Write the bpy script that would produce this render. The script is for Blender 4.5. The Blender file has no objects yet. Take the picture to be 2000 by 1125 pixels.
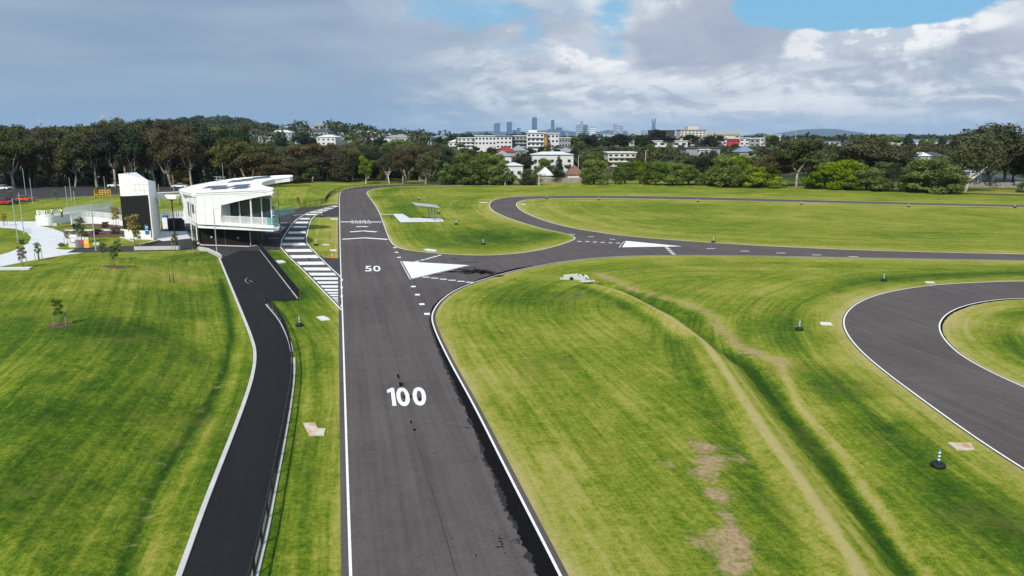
import bpy, bmesh, math, random
import numpy as np
from mathutils import Vector, Matrix
from mathutils.geometry import tessellate_polygon
random.seed(7); np.random.seed(7)
R = math.radians
sc = bpy.context.scene
COL = sc.collection
# ------------------------------------------------------------------ camera
F = 1450.0; H = 16.0; PITCH = math.atan(297.0 / F)
CP, SP = math.cos(PITCH), math.sin(PITCH)
cam = bpy.data.cameras.new('camera'); camo = bpy.data.objects.new('camera', cam); COL.objects.link(camo)
camo.location = (0, 0, H); camo.rotation_euler = (math.pi / 2 - PITCH, 0, 0)
cam.sensor_width = 36; cam.lens = 36 * F / 2000.0; cam.clip_start = 0.5; cam.clip_end = 90000
sc.camera = camo
# ------------------------------------------------------------------ light
SUN_AZ = 248.0; SUN_EL = 45.0          # direction towards the sun, degrees from +X
sd = Vector((math.cos(R(SUN_AZ)) * math.cos(R(SUN_EL)), math.sin(R(SUN_AZ)) * math.cos(R(SUN_EL)), math.sin(R(SUN_EL))))
sun = bpy.data.lights.new('sun', 'SUN'); suno = bpy.data.objects.new('sun', sun); COL.objects.link(suno)
sun.energy = 4.5; sun.angle = R(0.53); sun.color = (1.0, 0.95, 0.87)
suno.rotation_euler = sd.to_track_quat('Z', 'Y').to_euler(); suno.location = (0, 0, 60)
sc.view_settings.view_transform = 'Standard'; sc.view_settings.look = 'None'
sc.view_settings.gamma = 1; sc.view_settings.exposure = 0.0
sc.view_settings.use_curve_mapping = False
sc.cycles.use_denoising = True
sc.cycles.max_bounces = 6; sc.cycles.volume_bounces = 0; sc.cycles.transparent_max_bounces = 16
sc.cycles.use_adaptive_sampling = True; sc.cycles.adaptive_threshold = 0.01


class NT:
    """tiny node-graph helper"""
    def __init__(s, tree): s.t = tree; s.n = tree.nodes; s.l = tree.links
    def new(s, typ, **kw):
        nd = s.n.new(typ)
        for k, v in kw.items(): setattr(nd, k, v)
        return nd
    def put(s, sock, v):
        if hasattr(v, 'is_linked'): s.l.new(v, sock)
        else: sock.default_value = v
    def m(s, op, a, b=0.0, c=None, clamp=False):
        nd = s.new('ShaderNodeMath', operation=op, use_clamp=clamp)
        s.put(nd.inputs[0], a); s.put(nd.inputs[1], b)
        if c is not None: s.put(nd.inputs[2], c)
        return nd.outputs[0]
    def v(s, op, a, b=(0, 0, 0)):
        nd = s.new('ShaderNodeVectorMath', operation=op)
        s.put(nd.inputs[0], a)
        if op == 'SCALE': s.put(nd.inputs['Scale'], b)
        else: s.put(nd.inputs[1], b)
        return nd.outputs[0]
    def noise(s, vec, scale, detail=4, rough=0.55, dist=0.0, dims='3D', w=None):
        nd = s.new('ShaderNodeTexNoise', noise_dimensions=dims)
        if vec is not None and dims != '1D': s.put(nd.inputs['Vector'], vec)
        if w is not None: s.put(nd.inputs['W'], w)
        nd.inputs['Scale'].default_value = scale; nd.inputs['Detail'].default_value = detail
        nd.inputs['Roughness'].default_value = rough; nd.inputs['Distortion'].default_value = dist
        return nd.outputs['Fac']
    def mr(s, v, a, b, c=0.0, d=1.0, smooth=True):
        nd = s.new('ShaderNodeMapRange')
        if smooth: nd.interpolation_type = 'SMOOTHSTEP'
        s.put(nd.inputs[0], v)
        for i, q in zip((1, 2, 3, 4), (a, b, c, d)): s.put(nd.inputs[i], q)
        return nd.outputs[0]
    def mix(s, f, a, b, mode='MIX'):
        nd = s.new('ShaderNodeMix', data_type='RGBA', blend_type=mode, clamp_factor=True)
        s.put(nd.inputs[0], f)
        for i, q in ((6, a), (7, b)):
            if not hasattr(q, 'is_linked'): q = (q[0], q[1], q[2], 1)
            s.put(nd.inputs[i], q)
        return nd.outputs[2]
    def xyz(s, v):
        nd = s.new('ShaderNodeSeparateXYZ'); s.put(nd.inputs[0], v); return nd.outputs
    def comb(s, x, y, z):
        nd = s.new('ShaderNodeCombineXYZ'); s.put(nd.inputs[0], x); s.put(nd.inputs[1], y); s.put(nd.inputs[2], z); return nd.outputs[0]


# ------------------------------------------------------------------ sky
w = bpy.data.worlds.new('World'); sc.world = w; w.use_nodes = True
t = NT(w.node_tree); t.n.clear()
SKY = 0.09; HAZE = 4.2e-5
sky = t.new('ShaderNodeTexSky', sky_type='NISHITA', sun_disc=False)
sky.sun_elevation = R(SUN_EL); sky.sun_rotation = R(90 - SUN_AZ); sky.air_density = 1.0; sky.dust_density = 0.6; sky.ozone_density = 1.4
tc = t.new('ShaderNodeTexCoord').outputs['Generated']
dx, dy, dz = t.xyz(tc)
zz = t.m('MAXIMUM', dz, 0.0)
az = t.m('ARCTAN2', dx, dy)                       # 0 straight ahead, + to the right
el = t.m('ARCSINE', zz)
ip = t.m('DIVIDE', 1.0, t.m('ADD', zz, 0.055))
pl = t.comb(t.m('MULTIPLY', dx, ip), t.m('MULTIPLY', dy, ip), 0.0)   # cloud deck in perspective
an = t.comb(t.m('MULTIPLY', az, 1.0), t.m('MULTIPLY', el, 1.9), 0.3)  # upright cumulus
an_up = t.comb(t.m('ADD', az, 0.018), t.m('MULTIPLY', t.m('ADD', el, 0.020), 1.9), 0.3)
n_big = t.noise(an, 3.4, 8, 0.58, 0.35)
n_up = t.noise(an_up, 3.4, 8, 0.58, 0.35)
n_deck = t.noise(pl, 0.55, 7, 0.55, 0.5)
n_flat = t.noise(t.comb(t.m('MULTIPLY', az, 2.0), t.m('MULTIPLY', el, 13.0), 1.0), 1.4, 5, 0.5, 0.3)
n_soft = t.noise(an, 9.0, 9, 0.62, 0.5)
n_soft_up = t.noise(an_up, 9.0, 9, 0.62, 0.5)
billow = t.m('ADD', t.m('MULTIPLY', t.m('SUBTRACT', n_big, n_up), 5.0), t.m('MULTIPLY', t.m('SUBTRACT', n_soft, n_soft_up), 2.6))
right = t.mr(t.m('ADD', az, t.m('MULTIPLY', t.m('SUBTRACT', n_big, 0.5), 0.5)), -0.24, 0.08)                     # 0 = veil on the left, 1 = cumulus on the right


def blob(px, py, rx, ry, nz=2.4, soft=(1.35, 0.45), nn=None):
    """soft region of the sky round the direction of a picture position (sizes in picture units)"""
    d0 = ray_dir(px, py); rr = 1450.0 * (1 + (px - 1000) ** 2 / 1450.0 ** 2) ** .5
    a0 = math.atan2(d0[0], d0[1]); e0 = math.asin(d0[2] / math.sqrt(d0[0] ** 2 + d0[1] ** 2 + d0[2] ** 2))
    k = 1450.0 * (1 + ((px - 1000) / 1450.0) ** 2)
    a = t.m('DIVIDE', t.m('SUBTRACT', az, a0), rx / k); e = t.m('DIVIDE', t.m('SUBTRACT', el, e0), ry / rr)
    d = t.m('ADD', t.m('MULTIPLY', a, a), t.m('MULTIPLY', e, e))
    return t.mr(t.m('ADD', d, t.m('MULTIPLY', t.m('SUBTRACT', nn or n_big, 0.5), nz)), *soft)
def ray_dir(x, y):
    u = (x - 1000) / F; v = -(y - 562.5) / F
    return (u, CP + v * SP, -SP + v * CP)


holes = blob(1700, 2, 290, 50, 3.2, (1.05, 0.80), t.m('ADD', t.m('MULTIPLY', n_big, 0.5), t.m('MULTIPLY', n_soft, 0.5)))
for b, wt in (((1195, 40, 42, 50, 2.4), .85), ((905, 22, 110, 34, 1.6), .75), ((1040, 58, 26, 22, 1.6), .55), ((1115, 20, 60, 20, 1.6), .2), ((1020, 92, 60, 16, 1.5), .25)):
    holes = t.m('MAXIMUM', holes, t.m('MULTIPLY', blob(*b[:4], 5.0, (1.5, 0.1), n_soft), wt))
back = t.mr(t.m('ABSOLUTE', az), 0.8, 1.3)        # beside and behind: broken deck
brk = t.m('MULTIPLY', t.mr(n_deck, 0.52, 0.40), back)
top = t.mr(el, 0.30, 0.6, 0.0, 0.55)
clear = t.m('MAXIMUM', t.m('MAXIMUM', holes, brk), t.m('MULTIPLY', top, t.mr(n_deck, 0.56, 0.46)), clamp=True)
lit = t.mr(t.m('ADD', t.m('MULTIPLY', t.m('SUBTRACT', n_big, n_up), 6.0), n_big), 0.38, 0.80)
veil = t.mix(t.mr(n_flat, 0.3, 0.75), (0.262, 0.362, 0.520), (0.385, 0.480, 0.605))
veil = t.mix(t.mr(el, 0.0, 0.10, 1.0, 0.0), veil, (0.262, 0.40, 0.57))
n_dk = t.noise(t.comb(t.m('MULTIPLY', az, 1.0), t.m('MULTIPLY', el, 3.2), 7.0), 3.0, 4, 0.5, 0.4)
cum_d = t.mix(t.mr(n_dk, 0.36, 0.64), (0.40, 0.47, 0.585), (0.60, 0.66, 0.735))
cum = t.mix(t.m('MULTIPLY', lit, 0.5), cum_d, (0.80, 0.84, 0.88))
cum = t.mix(t.mr(billow, 0.05, 0.45, 0.0, 0.6), cum, (0.86, 0.885, 0.92))
cum = t.mix(t.mr(billow, -0.05, -0.45, 0.0, 0.5), cum, (0.40, 0.455, 0.57))
cum = t.mix(t.mr(n_soft, 0.35, 0.7, 0.0, 0.35), cum, (0.66, 0.71, 0.79))
for bb, wt in (((1390, 70, 190, 62, 1.6), .85), ((1290, 100, 90, 30, 1.6), .5), ((1950, 95, 110, 50, 1.6), .75), ((1060, 20, 80, 40, 1.6), .5), ((1650, 120, 60, 30, 1.6), .3)):
    cum = t.mix(t.m('MULTIPLY', blob(*bb), wt), cum, t.mix(n_soft, (0.31, 0.365, 0.49), (0.48, 0.54, 0.655)))
for bb, wt in (((1770, 62, 120, 42, 2.2), .95), ((1700, 78, 40, 14, 1.8), .9), ((1900, 45, 80, 20, 2.0), .85), ((1165, 108, 78, 34, 2.0), .9), ((1580, 95, 46, 40, 2.0), .75), ((1960, 140, 70, 34, 1.8), .6), ((1250, 165, 130, 18, 2.0), .45), ((1560, 210, 140, 22, 2.2), .5), ((1420, 215, 120, 14, 2.0), .4), ((1540, 140, 120, 30, 2.2), .35)):
    m_ = blob(*bb)
    cum = t.mix(t.m('MULTIPLY', m_, wt), cum, t.mix(t.mr(billow, -0.30, 0.12), (0.58, 0.64, 0.73), (0.96, 0.97, 0.985)))
lowv = t.comb(az, t.m('MULTIPLY', el, 2.7), 4.0); lowu = t.comb(t.m('ADD', az, 0.006), t.m('MULTIPLY', t.m('ADD', el, 0.007), 2.7), 4.0)
n_l = t.noise(lowv, 8.0, 8, 0.6, 0.3); n_lu = t.noise(lowu, 8.0, 8, 0.6, 0.3); b_l = t.m('MULTIPLY', t.m('SUBTRACT', n_l, n_lu), 7.0)
low = t.mr(el, 0.115, 0.05)
cum = t.mix(t.m('MULTIPLY', low, t.mr(b_l, -0.1, 0.6, 0.0, 0.75)), cum, (0.80, 0.84, 0.89))
cum = t.mix(t.m('MULTIPLY', low, t.mr(b_l, 0.1, -0.6, 0.0, 0.55)), cum, (0.36, 0.44, 0.565))
bands = t.m('MULTIPLY', t.mr(n_flat, 0.52, 0.66), t.mr(el, 0.075, 0.03))
cum = t.mix(t.m('MULTIPLY', bands, 0.55), cum, (0.30, 0.375, 0.51))
cum = t.mix(t.mr(el, 0.0, 0.045, 0.6, 0.0), cum, (0.46, 0.575, 0.73))
cl = t.mix(right, veil, cum)
cl = t.mix(t.m('MULTIPLY', t.mr(dy, 0.2, -0.6), 0.35), cl, (0.85, 0.86, 0.88))
blue = t.mix(0.85, t.mix(1.0, sky.outputs[0], (SKY * 1.0,) * 3, 'MULTIPLY'), (0.215, 0.52, 0.79))
colr = t.mix(clear, cl, blue)
colr = t.mix(t.mr(dz, -0.002, -0.02), colr, (0.15, 0.17, 0.14))
bg = t.new('ShaderNodeBackground'); bg.inputs['Strength'].default_value = SKY
t.l.new(t.v('SCALE', colr, 1.0 / SKY), bg.inputs['Color'])
t.l.new(bg.outputs[0], t.new('ShaderNodeOutputWorld').inputs[0])

# ------------------------------------------------------------------ projection helpers (layout read off the photograph, 2000x1125)
def ray(x, y):
    u = (x - 1000) / F; v = -(y - 562.5) / F
    return Vector((u, CP + v * SP, -SP + v * CP))
def G(x, y, z=0.0):
    a = ray(x, y); k = (z - H) / a.z
    return Vector((a.x * k, a.y * k, z))
def PY(x, y, Y):
    a = ray(x, y); k = Y / a.y
    return Vector((a.x * k, Y, H + a.z * k))
def X(px, Y):
    """x of a far thing seen at picture column px, Y metres ahead"""
    return (px - 1000) / F * Y * 1.02
def topz(y, Y):
    a = ray(1000, y); return H + a.z / a.y * Y
def gp(l): return [G(*p) for p in l]
def gl(l): return [(float(G(*p).x), float(G(*p).y)) for p in l]
def chaikin(p, n=2, closed=False):
    p = [Vector((q[0], q[1], 0)) for q in p]
    for _ in range(n):
        o = []
        m = len(p)
        if not closed: o.append(p[0])
        for i in range(m if closed else m - 1):
            a, b = p[i], p[(i + 1) % m]
            o += [a * .75 + b * .25, a * .25 + b * .75]
        if not closed: o.append(p[-1])
        p = o
    return p
def sst(a, b, x):
    q = np.clip((x - a) / (b - a), 0, 1); return q * q * (3 - 2 * q)
def dpoly(px, py, line, closed=False):
    """distance from points to a polyline"""
    d = np.full(px.shape, 1e9)
    L = [(p[0], p[1]) for p in line]
    if closed: L.append(L[0])
    for (ax, ay), (bx, by) in zip(L[:-1], L[1:]):
        vx, vy = bx - ax, by - ay; q = vx * vx + vy * vy + 1e-9
        s = np.clip(((px - ax) * vx + (py - ay) * vy) / q, 0, 1)
        d = np.minimum(d, np.hypot(px - ax - s * vx, py - ay - s * vy))
    return d
def inside(px, py, poly):
    r = np.zeros(px.shape, bool); n = len(poly)
    for i in range(n):
        ax, ay = poly[i][0], poly[i][1]; bx, by = poly[(i + 1) % n][0], poly[(i + 1) % n][1]
        c = ((ay > py) != (by > py))
        with np.errstate(divide='ignore', invalid='ignore'):
            xx = (bx - ax) * (py - ay) / (by - ay if by != ay else 1e-9) + ax
        r ^= c & (px < xx)
    return r

# ------------------------------------------------------------------ outlines
MAIN_L = chaikin(gl([(691, 1300), (685, 1125), (676, 850), (669, 610), (666, 540), (664, 470), (663, 400), (663, 378), (672, 370), (700, 364.5), (740, 361.8), (800, 360), (870, 359.2), (940, 359.6), (1040, 361)]), 2)
MAIN_R_LOW = chaikin(gl([(1180, 1300), (1095, 1125), (1000, 940), (925, 790), (880, 710), (850, 648), (842, 620), (850, 600), (865, 583), (890, 566), (930, 550), (990, 532), (1060, 517), (1130, 507), (1200, 501), (1300, 498.5), (1500, 500), (1700, 504), (2000, 509), (2350, 517)]), 3)
INF_A = chaikin(gl([(1040, 362.6), (940, 361.6), (830, 362.8), (770, 364.5), (735, 367.5), (718, 373), (716, 378), (725, 390), (740, 412), (750, 440), (761, 470), (772, 482), (790, 488), (830, 493), (880, 497), (940, 499.5), (1000, 496.5), (1050, 490), (1090, 480), (1116, 471), (1125, 465.5), (1118, 460), (1100, 455), (1060, 447), (1010, 432), (975, 419), (958, 408), (955, 399), (962, 391), (985, 385.8), (1040, 382.8), (1150, 381.8), (1300, 383.5), (1500, 388.5), (1700, 394), (2000, 400.5), (2350, 408)]), 3)
INF_B = chaikin(gl([(2350, 412), (2000, 404.5), (1800, 400.3), (1500, 393.3), (1300, 388.6), (1150, 386.5), (1080, 387), (1030, 389), (1012, 394), (1007, 400), (1015, 410), (1040, 423), (1080, 437), (1130, 448), (1170, 454), (1200, 459), (1300, 468), (1400, 475), (1500, 481), (1700, 490), (2000, 497), (2350, 504)]), 3)
LOOP_O = chaikin(gl([(2350, 546), (2000, 549), (1900, 552), (1820, 557), (1750, 567), (1700, 580), (1668, 596), (1650, 615), (1647, 634), (1656, 656), (1680, 685), (1720, 720), (1800, 780), (1900, 852), (2000, 917), (2350, 1135)]), 3)
LOOP_I = chaikin(gl([(2350, 578), (2000, 582), (1930, 587), (1880, 598), (1850, 612), (1836, 628), (1834, 643), (1843, 662), (1870, 690), (1920, 720), (2000, 757), (2350, 905)]), 3)
PATH_L = chaikin(gl([(300, 1280), (356, 1125), (405, 985), (450, 870), (480, 790), (497, 735), (502, 695), (497, 668), (478, 620), (455, 565), (430, 505)]), 2)
PATH_R = chaikin(gl([(460, 1280), (494, 1125), (514, 1040), (531, 950), (547, 870), (562, 790), (569, 735), (569, 695), (562, 655), (544, 620), (521, 590)]), 2)
FORE = gl([(521, 588), (583, 586), (508, 490), (545, 488), (548, 480), (575, 430), (600, 414), (662, 398.5), (620, 402.5), (560, 410), (500, 416), (420, 418), (330, 425), (300, 440), (314, 468), (262, 480), (150, 485), (130, 494), (240, 492), (330, 490), (388, 487), (420, 497), (430, 505)])
LANE_L = gl([(668, 606), (655, 592), (640, 577), (600, 535), (560, 497), (545, 478), (568, 441), (578, 430), (600, 416), (640, 405), (662, 399)])
LANE_R = gl([(663.5, 402), (645, 409), (620, 419), (608, 428), (603, 445), (597, 473), (612, 489), (640, 517), (666, 541)])
ISLAND = gl([(664, 424), (608, 425), (604, 445), (599, 473), (614, 488), (632, 503), (664.5, 505)])
MOUND = gl([(-500, 1300), (270, 1300), (320, 1125), (370, 985), (415, 870), (446, 790), (465, 735), (470, 695), (462, 650), (440, 600), (418, 545), (402, 518), (330, 507), (240, 507), (150, 514), (0, 547), (-400, 600)])
DITCH = gl([(1150, 549), (1230, 570), (1330, 620), (1400, 672), (1462, 712), (1545, 810), (1622, 900), (1705, 1010), (1790, 1125), (1900, 1290)])
TANST = gl([(1165, 556), (1240, 584), (1310, 622), (1370, 665), (1412, 725), (1450, 785), (1500, 860), (1560, 945), (1620, 1035), (1675, 1125), (1760, 1290)])
TAN2 = gl([(1170, 535), (1230, 562), (1330, 590), (1390, 615), (1405, 645), (1450, 680), (1520, 705)])
TAN3 = gl([(1520, 705), (1560, 790), (1640, 880), (1720, 990), (1850, 1180)])
SWALE = gl([(430, 545), (445, 600), (452, 660), (440, 720), (405, 800), (350, 880), (290, 980), (235, 1125), (190, 1290)])
RIDGE = gl([(0, 548), (100, 528), (200, 522), (300, 524), (400, 536)])

def hgt(x, y):
    """height of the land, numpy arrays"""
    x = np.asarray(x, float); y = np.asarray(y, float)
    r = np.hypot(x, y)
    h = 8.5 * sst(300, 520, r)
    h = h + 30 * np.exp(-((x + 500) / 115) ** 2 - ((y - 1300) / 260) ** 2)
    h = h + 11 * np.exp(-((x + 178) / 75) ** 2 - ((y - 720) / 110) ** 2)
    h = h + 5 * np.exp(-((x + 560) / 260) ** 2 - ((y - 820) / 200) ** 2)
    h = h - 4.5 * sst(560, 1000, r) * np.exp(-((x - 250) / 420) ** 2) - 3.0 * sst(1500, 3000, r)
    h = h * sst(100, 220, y)
    near = (r < 300)
    if near.any():
        xs, ys = x[near], y[near]
        ins = inside(xs, ys, MOUND)
        dm = np.where(ins, dpoly(xs, ys, MOUND, True), 0)
        a = 2.1 * sst(0, 12, dm) + 0.15 * np.sin(xs * .11) * np.sin(ys * .09) * sst(2, 12, dm)
        a = a - 0.09 * np.exp(-(dpoly(xs, ys, SWALE) / 0.35) ** 2)
        a = a - 0.42 * np.exp(-(dpoly(xs, ys, DITCH) / 0.85) ** 2) + 0.30 * np.exp(-(dpoly(xs, ys, TANST) / 0.9) ** 2)
        # the grass bank beyond the forecourt and the berm in front of the far trees
        a = a + 1.7 * np.exp(-((xs + 64) / 15) ** 2 - ((ys - 212) / 20) ** 2)
        a = a + 0.55 * np.exp(-((ys - 247 - 0.0 * xs) / 7) ** 2) * sst(-14, 2, xs) * (1 - sst(95, 118, xs))
        trk = dpoly(xs, ys, MAIN_L + list(reversed(INF_A[:60])), True); itr = inside(xs, ys, MAIN_L + list(reversed(INF_A[:60])))
        a = np.where((ys > 130) & (xs < 20), a * np.where(itr, 0, sst(1.0, 9.0, np.minimum(trk, dpoly(xs, ys, LANE_L) + 1))), a)
        h = h.copy(); h[near] += a
    return h
def hz(x, y): return float(hgt(np.array([x]), np.array([y]))[0])
def GT(px, py):
    """point of the land seen at a picture position"""
    z = 0.0
    for _ in range(12):
        p = G(px, py, z); z = 0.5 * z + 0.5 * hz(p.x, p.y)
    p.z = hz(p.x, p.y); return p

# ------------------------------------------------------------------ materials
MATS = {}
def mat(name, col, rough=0.8, var=0.0, vscale=3.0, metal=0.0, bump=0.0, bscale=30.0, spec=0.4, col2=None, obj_rand=0.0, trans=0.0, coat=0.0):
    if name in MATS: return MATS[name]
    m = bpy.data.materials.new(name); m.use_nodes = True; q = NT(m.node_tree)
    b = q.n['Principled BSDF']; b.inputs['Roughness'].default_value = rough; b.inputs['Metallic'].default_value = metal
    b.inputs['Specular IOR Level'].default_value = spec; b.inputs['Coat Weight'].default_value = coat
    geo = q.new('ShaderNodeNewGeometry').outputs['Position']
    c2 = col2 or tuple(v * (1 - var) for v in col)
    n = q.noise(geo, vscale, 5, 0.6)
    c = q.mix(q.mr(n, 0.35, 0.65), c2, col)
    if obj_rand:
        oi = q.new('ShaderNodeObjectInfo').outputs['Random']
        hs = q.new('ShaderNodeHueSaturation'); q.put(hs.inputs['Hue'], q.mr(oi, 0, 1, 0.5 - 0.03 * obj_rand, 0.5 + 0.025 * obj_rand, False))
        q.put(hs.inputs['Value'], q.mr(q.m('FRACT', q.m('MULTIPLY', oi, 7.3)), 0, 1, 1 - 0.3 * obj_rand, 1 + 0.3 * obj_rand, False))
        q.put(hs.inputs['Color'], c); c = hs.outputs[0]
    q.put(b.inputs['Base Color'], c)
    if trans: b.inputs['Transmission Weight'].default_value = trans
    if bump:
        bn = q.new('ShaderNodeBump'); bn.inputs['Strength'].default_value = bump; bn.inputs['Distance'].default_value = 0.05
        q.put(bn.inputs['Height'], q.noise(geo, bscale, 4, 0.6)); q.put(b.inputs['Normal'], bn.outputs[0])
    MATS[name] = m; return m

M_WHITE = mat('white_render', (0.80, 0.80, 0.79), 0.6, 0.04, 0.6)
M_PAINT = mat('road_paint', (0.82, 0.82, 0.80), 0.7, 0.20, 5.0, bump=.2)
M_CONC = mat('concrete', (0.52, 0.51, 0.49), 0.85, 0.12, 0.8, bump=.15)
M_PALEC = mat('pale_concrete', (0.60, 0.61, 0.62), 0.85, 0.10, 0.5)
M_BLACK = mat('black_metal', (0.012, 0.012, 0.014), 0.45, 0.2)
M_BLACKT = mat('black_cladding', (0.014, 0.011, 0.011), 0.55, 0.4, 4)
M_STEEL = mat('galvanised_steel', (0.50, 0.53, 0.56), 0.4, 0.1, metal=0.35)
M_GREYM = mat('grey_metal', (0.20, 0.21, 0.23), 0.45, 0.1, metal=0.3)
M_RUB = mat('rubber', (0.012, 0.012, 0.012), 0.7, 0.2)
M_PV = mat('solar_cell', (0.045, 0.055, 0.085), 0.15, 0.1, spec=0.8)
M_BARK = mat('pale_bark', (0.38, 0.33, 0.27), 0.9, 0.5, 1.5)
M_BARKD = mat('dark_bark', (0.11, 0.085, 0.065), 0.9, 0.4, 2)
M_BARKW = mat('white_bark', (0.66, 0.60, 0.54), 0.8, 0.25, 1.2)
M_MULCH = mat('mulch', (0.13, 0.065, 0.045), 0.95, 0.5, 6)
M_WOOD = mat('timber_stake', (0.36, 0.27, 0.17), 0.85, 0.3)

def glassm(name, col, rough=0.05, alpha=1.0):
    if name in MATS: return MATS[name]
    m = bpy.data.materials.new(name); m.use_nodes = True; q = NT(m.node_tree); b = q.n['Principled BSDF']
    b.inputs['Base Color'].default_value = (*col, 1); b.inputs['Roughness'].default_value = rough; b.inputs['Specular IOR Level'].default_value = 0.7
    b.inputs['Alpha'].default_value = alpha
    MATS[name] = m; return m
M_GLASS = glassm('window_glass', (0.03, 0.045, 0.06))
M_GLASSG = glassm('balustrade_glass', (0.25, 0.55, 0.55), 0.08, 0.42)

def leafmat(name, c1, c2, rnd=1.0):
    m = bpy.data.materials.new(name); m.use_nodes = True; q = NT(m.node_tree); b = q.n['Principled BSDF']
    b.inputs['Roughness'].default_value = 0.75; b.inputs['Specular IOR Level'].default_value = 0.2
    oc = q.new('ShaderNodeTexCoord').outputs['Object']
    a = q.new('ShaderNodeAttribute'); a.attribute_name = 'leaf'
    oi = q.new('ShaderNodeObjectInfo').outputs['Random']
    n = q.noise(q.v('ADD', oc, q.comb(q.m('MULTIPLY', oi, 50.0), 0.0, 0.0)), 0.35, 3, 0.5)
    f = q.m('ADD', q.mr(n, 0.3, 0.7), q.m('MULTIPLY', q.m('SUBTRACT', a.outputs['Fac'], 0.5), 1.0), clamp=True)
    c = q.mix(f, c1, c2)
    hs = q.new('ShaderNodeHueSaturation'); q.put(hs.inputs['Hue'], q.mr(oi, 0, 1, 0.5 - 0.014 * rnd, 0.5 + 0.008 * rnd, False))
    q.put(hs.inputs['Value'], q.mr(q.m('FRACT', q.m('MULTIPLY', oi, 7.3)), 0, 1, 1 - 0.28 * rnd, 1 + 0.28 * rnd, False))
    q.put(hs.inputs['Saturation'], q.mr(q.m('FRACT', q.m('MULTIPLY', oi, 3.7)), 0, 1, 1 - 0.25 * rnd, 1 + 0.1 * rnd, False))
    q.put(hs.inputs['Color'], c); q.put(b.inputs['Base Color'], hs.outputs[0])
    tr = q.new('ShaderNodeBsdfTranslucent'); q.put(tr.inputs['Color'], hs.outputs[0])
    ms = q.new('ShaderNodeMixShader'); ms.inputs[0].default_value = 0.2
    q.l.new(b.outputs[0], ms.inputs[1]); q.l.new(tr.outputs[0], ms.inputs[2]); q.l.new(ms.outputs[0], q.n['Material Output'].inputs[0])
    MATS[name] = m; return m
L_GUM = leafmat('gum_leaves', (0.042, 0.048, 0.015), (0.112, 0.118, 0.036))
L_GUMB = leafmat('brown_gum_leaves', (0.050, 0.043, 0.018), (0.115, 0.096, 0.040))
L_OLIVE = leafmat('olive_leaves', (0.060, 0.098, 0.012), (0.170, 0.235, 0.030))
L_FIG = leafmat('fig_leaves', (0.055, 0.100, 0.008), (0.190, 0.265, 0.020))
L_LIME = leafmat('bright_leaves', (0.14, 0.21, 0.012), (0.36, 0.42, 0.025), 0.1)
L_DARK = leafmat('dark_leaves', (0.016, 0.032, 0.014), (0.042, 0.065, 0.026))
L_FAR = leafmat('far_leaves', (0.035, 0.055, 0.020), (0.085, 0.11, 0.04))
L_DRY = leafmat('dry_leaves', (0.15, 0.10, 0.055), (0.27, 0.20, 0.12), 0.4)
L_YEL = leafmat('yellow_leaves', (0.20, 0.17, 0.03), (0.42, 0.33, 0.05), 0.4)

# ---- ground
m = bpy.data.materials.new('grass_ground'); m.use_nodes = True; q = NT(m.node_tree); b = q.n['Principled BSDF']
b.inputs['Roughness'].default_value = 0.95; b.inputs['Specular IOR Level'].default_value = 0.08
P = q.new('ShaderNodeNewGeometry').outputs['Position']
def att(n):
    a = q.new('ShaderNodeAttribute'); a.attribute_name = n; return a.outputs['Fac']
A_dry, A_dirt, A_lush, A_mow, A_side, A_far = att('dry'), att('dirt'), att('lush'), att('mow'), att('side'), att('far')
big = q.noise(P, 0.045, 4, 0.55, 0.5)
mid = q.noise(P, 0.33, 6, 0.65, 0.4)
fine = q.noise(P, 4.0, 5, 0.75)
vfine = q.noise(P, 13.0, 5, 0.85)
mwj = q.m('ADD', A_mow, q.m('MULTIPLY', q.m('SUBTRACT', mid, 0.5), 0.7))
stripe = q.noise(q.comb(mwj, 0.0, q.m('MULTIPLY', big, 1.2)), 0.9, 3, 0.65)
stripe2 = q.noise(q.comb(q.m('MULTIPLY', A_mow, 3.2), q.m('MULTIPLY', mid, 2.2), 5.0), 1.0, 2, 0.5)
big2 = q.noise(P, 0.14, 5, 0.62, 0.8)
clump = q.noise(P, 1.25, 6, 0.72, 0.3)
smask = q.mr(big2, 0.35, 0.62, 0.25, 1.0)
tone = q.m('ADD', q.m('MULTIPLY', q.m('SUBTRACT', big, 0.5), 2.2), q.m('MULTIPLY', q.m('MULTIPLY', q.m('SUBTRACT', stripe, 0.5), smask), 2.0))
tone = q.m('ADD', tone, q.m('MULTIPLY', q.m('SUBTRACT', big2, 0.5), 1.5))
tone = q.m('ADD', tone, q.m('MULTIPLY', q.m('MULTIPLY', q.m('SUBTRACT', stripe2, 0.5), smask), 0.7))
Px, Py, Pz = q.xyz(P)
stripe3 = q.noise(q.comb(q.m('MULTIPLY', A_mow, 2.4), q.m('MULTIPLY', Px, 0.11), q.m('MULTIPLY', Py, 0.11)), 1.0, 5, 0.7, 0.15)
tone = q.m('ADD', tone, q.m('MULTIPLY', q.m('SUBTRACT', stripe3, 0.5), 2.6))
tone = q.m('ADD', tone, q.m('MULTIPLY', q.m('SUBTRACT', mid, 0.5), 1.1))
tone = q.m('ADD', tone, q.m('MULTIPLY', q.m('SUBTRACT', clump, 0.5), 2.2))
tone = q.m('ADD', tone, q.m('MULTIPLY', q.m('SUBTRACT', fine, 0.5), 3.2))
tone = q.m('ADD', tone, q.m('MULTIPLY', q.m('SUBTRACT', vfine, 0.5), 4.0))
tone = q.m('ADD', tone, q.m('SUBTRACT', q.m('MULTIPLY', A_dry, 0.85), q.m('MULTIPLY', A_lush, 0.95)))
tone = q.m('ADD', tone, q.m('SUBTRACT', 0.42, q.m('MULTIPLY', A_side, 0.72)))
g1 = q.mix(q.mr(tone, -1.4, -0.45, smooth=False), (0.020, 0.052, 0.004), (0.058, 0.114, 0.007))
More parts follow.
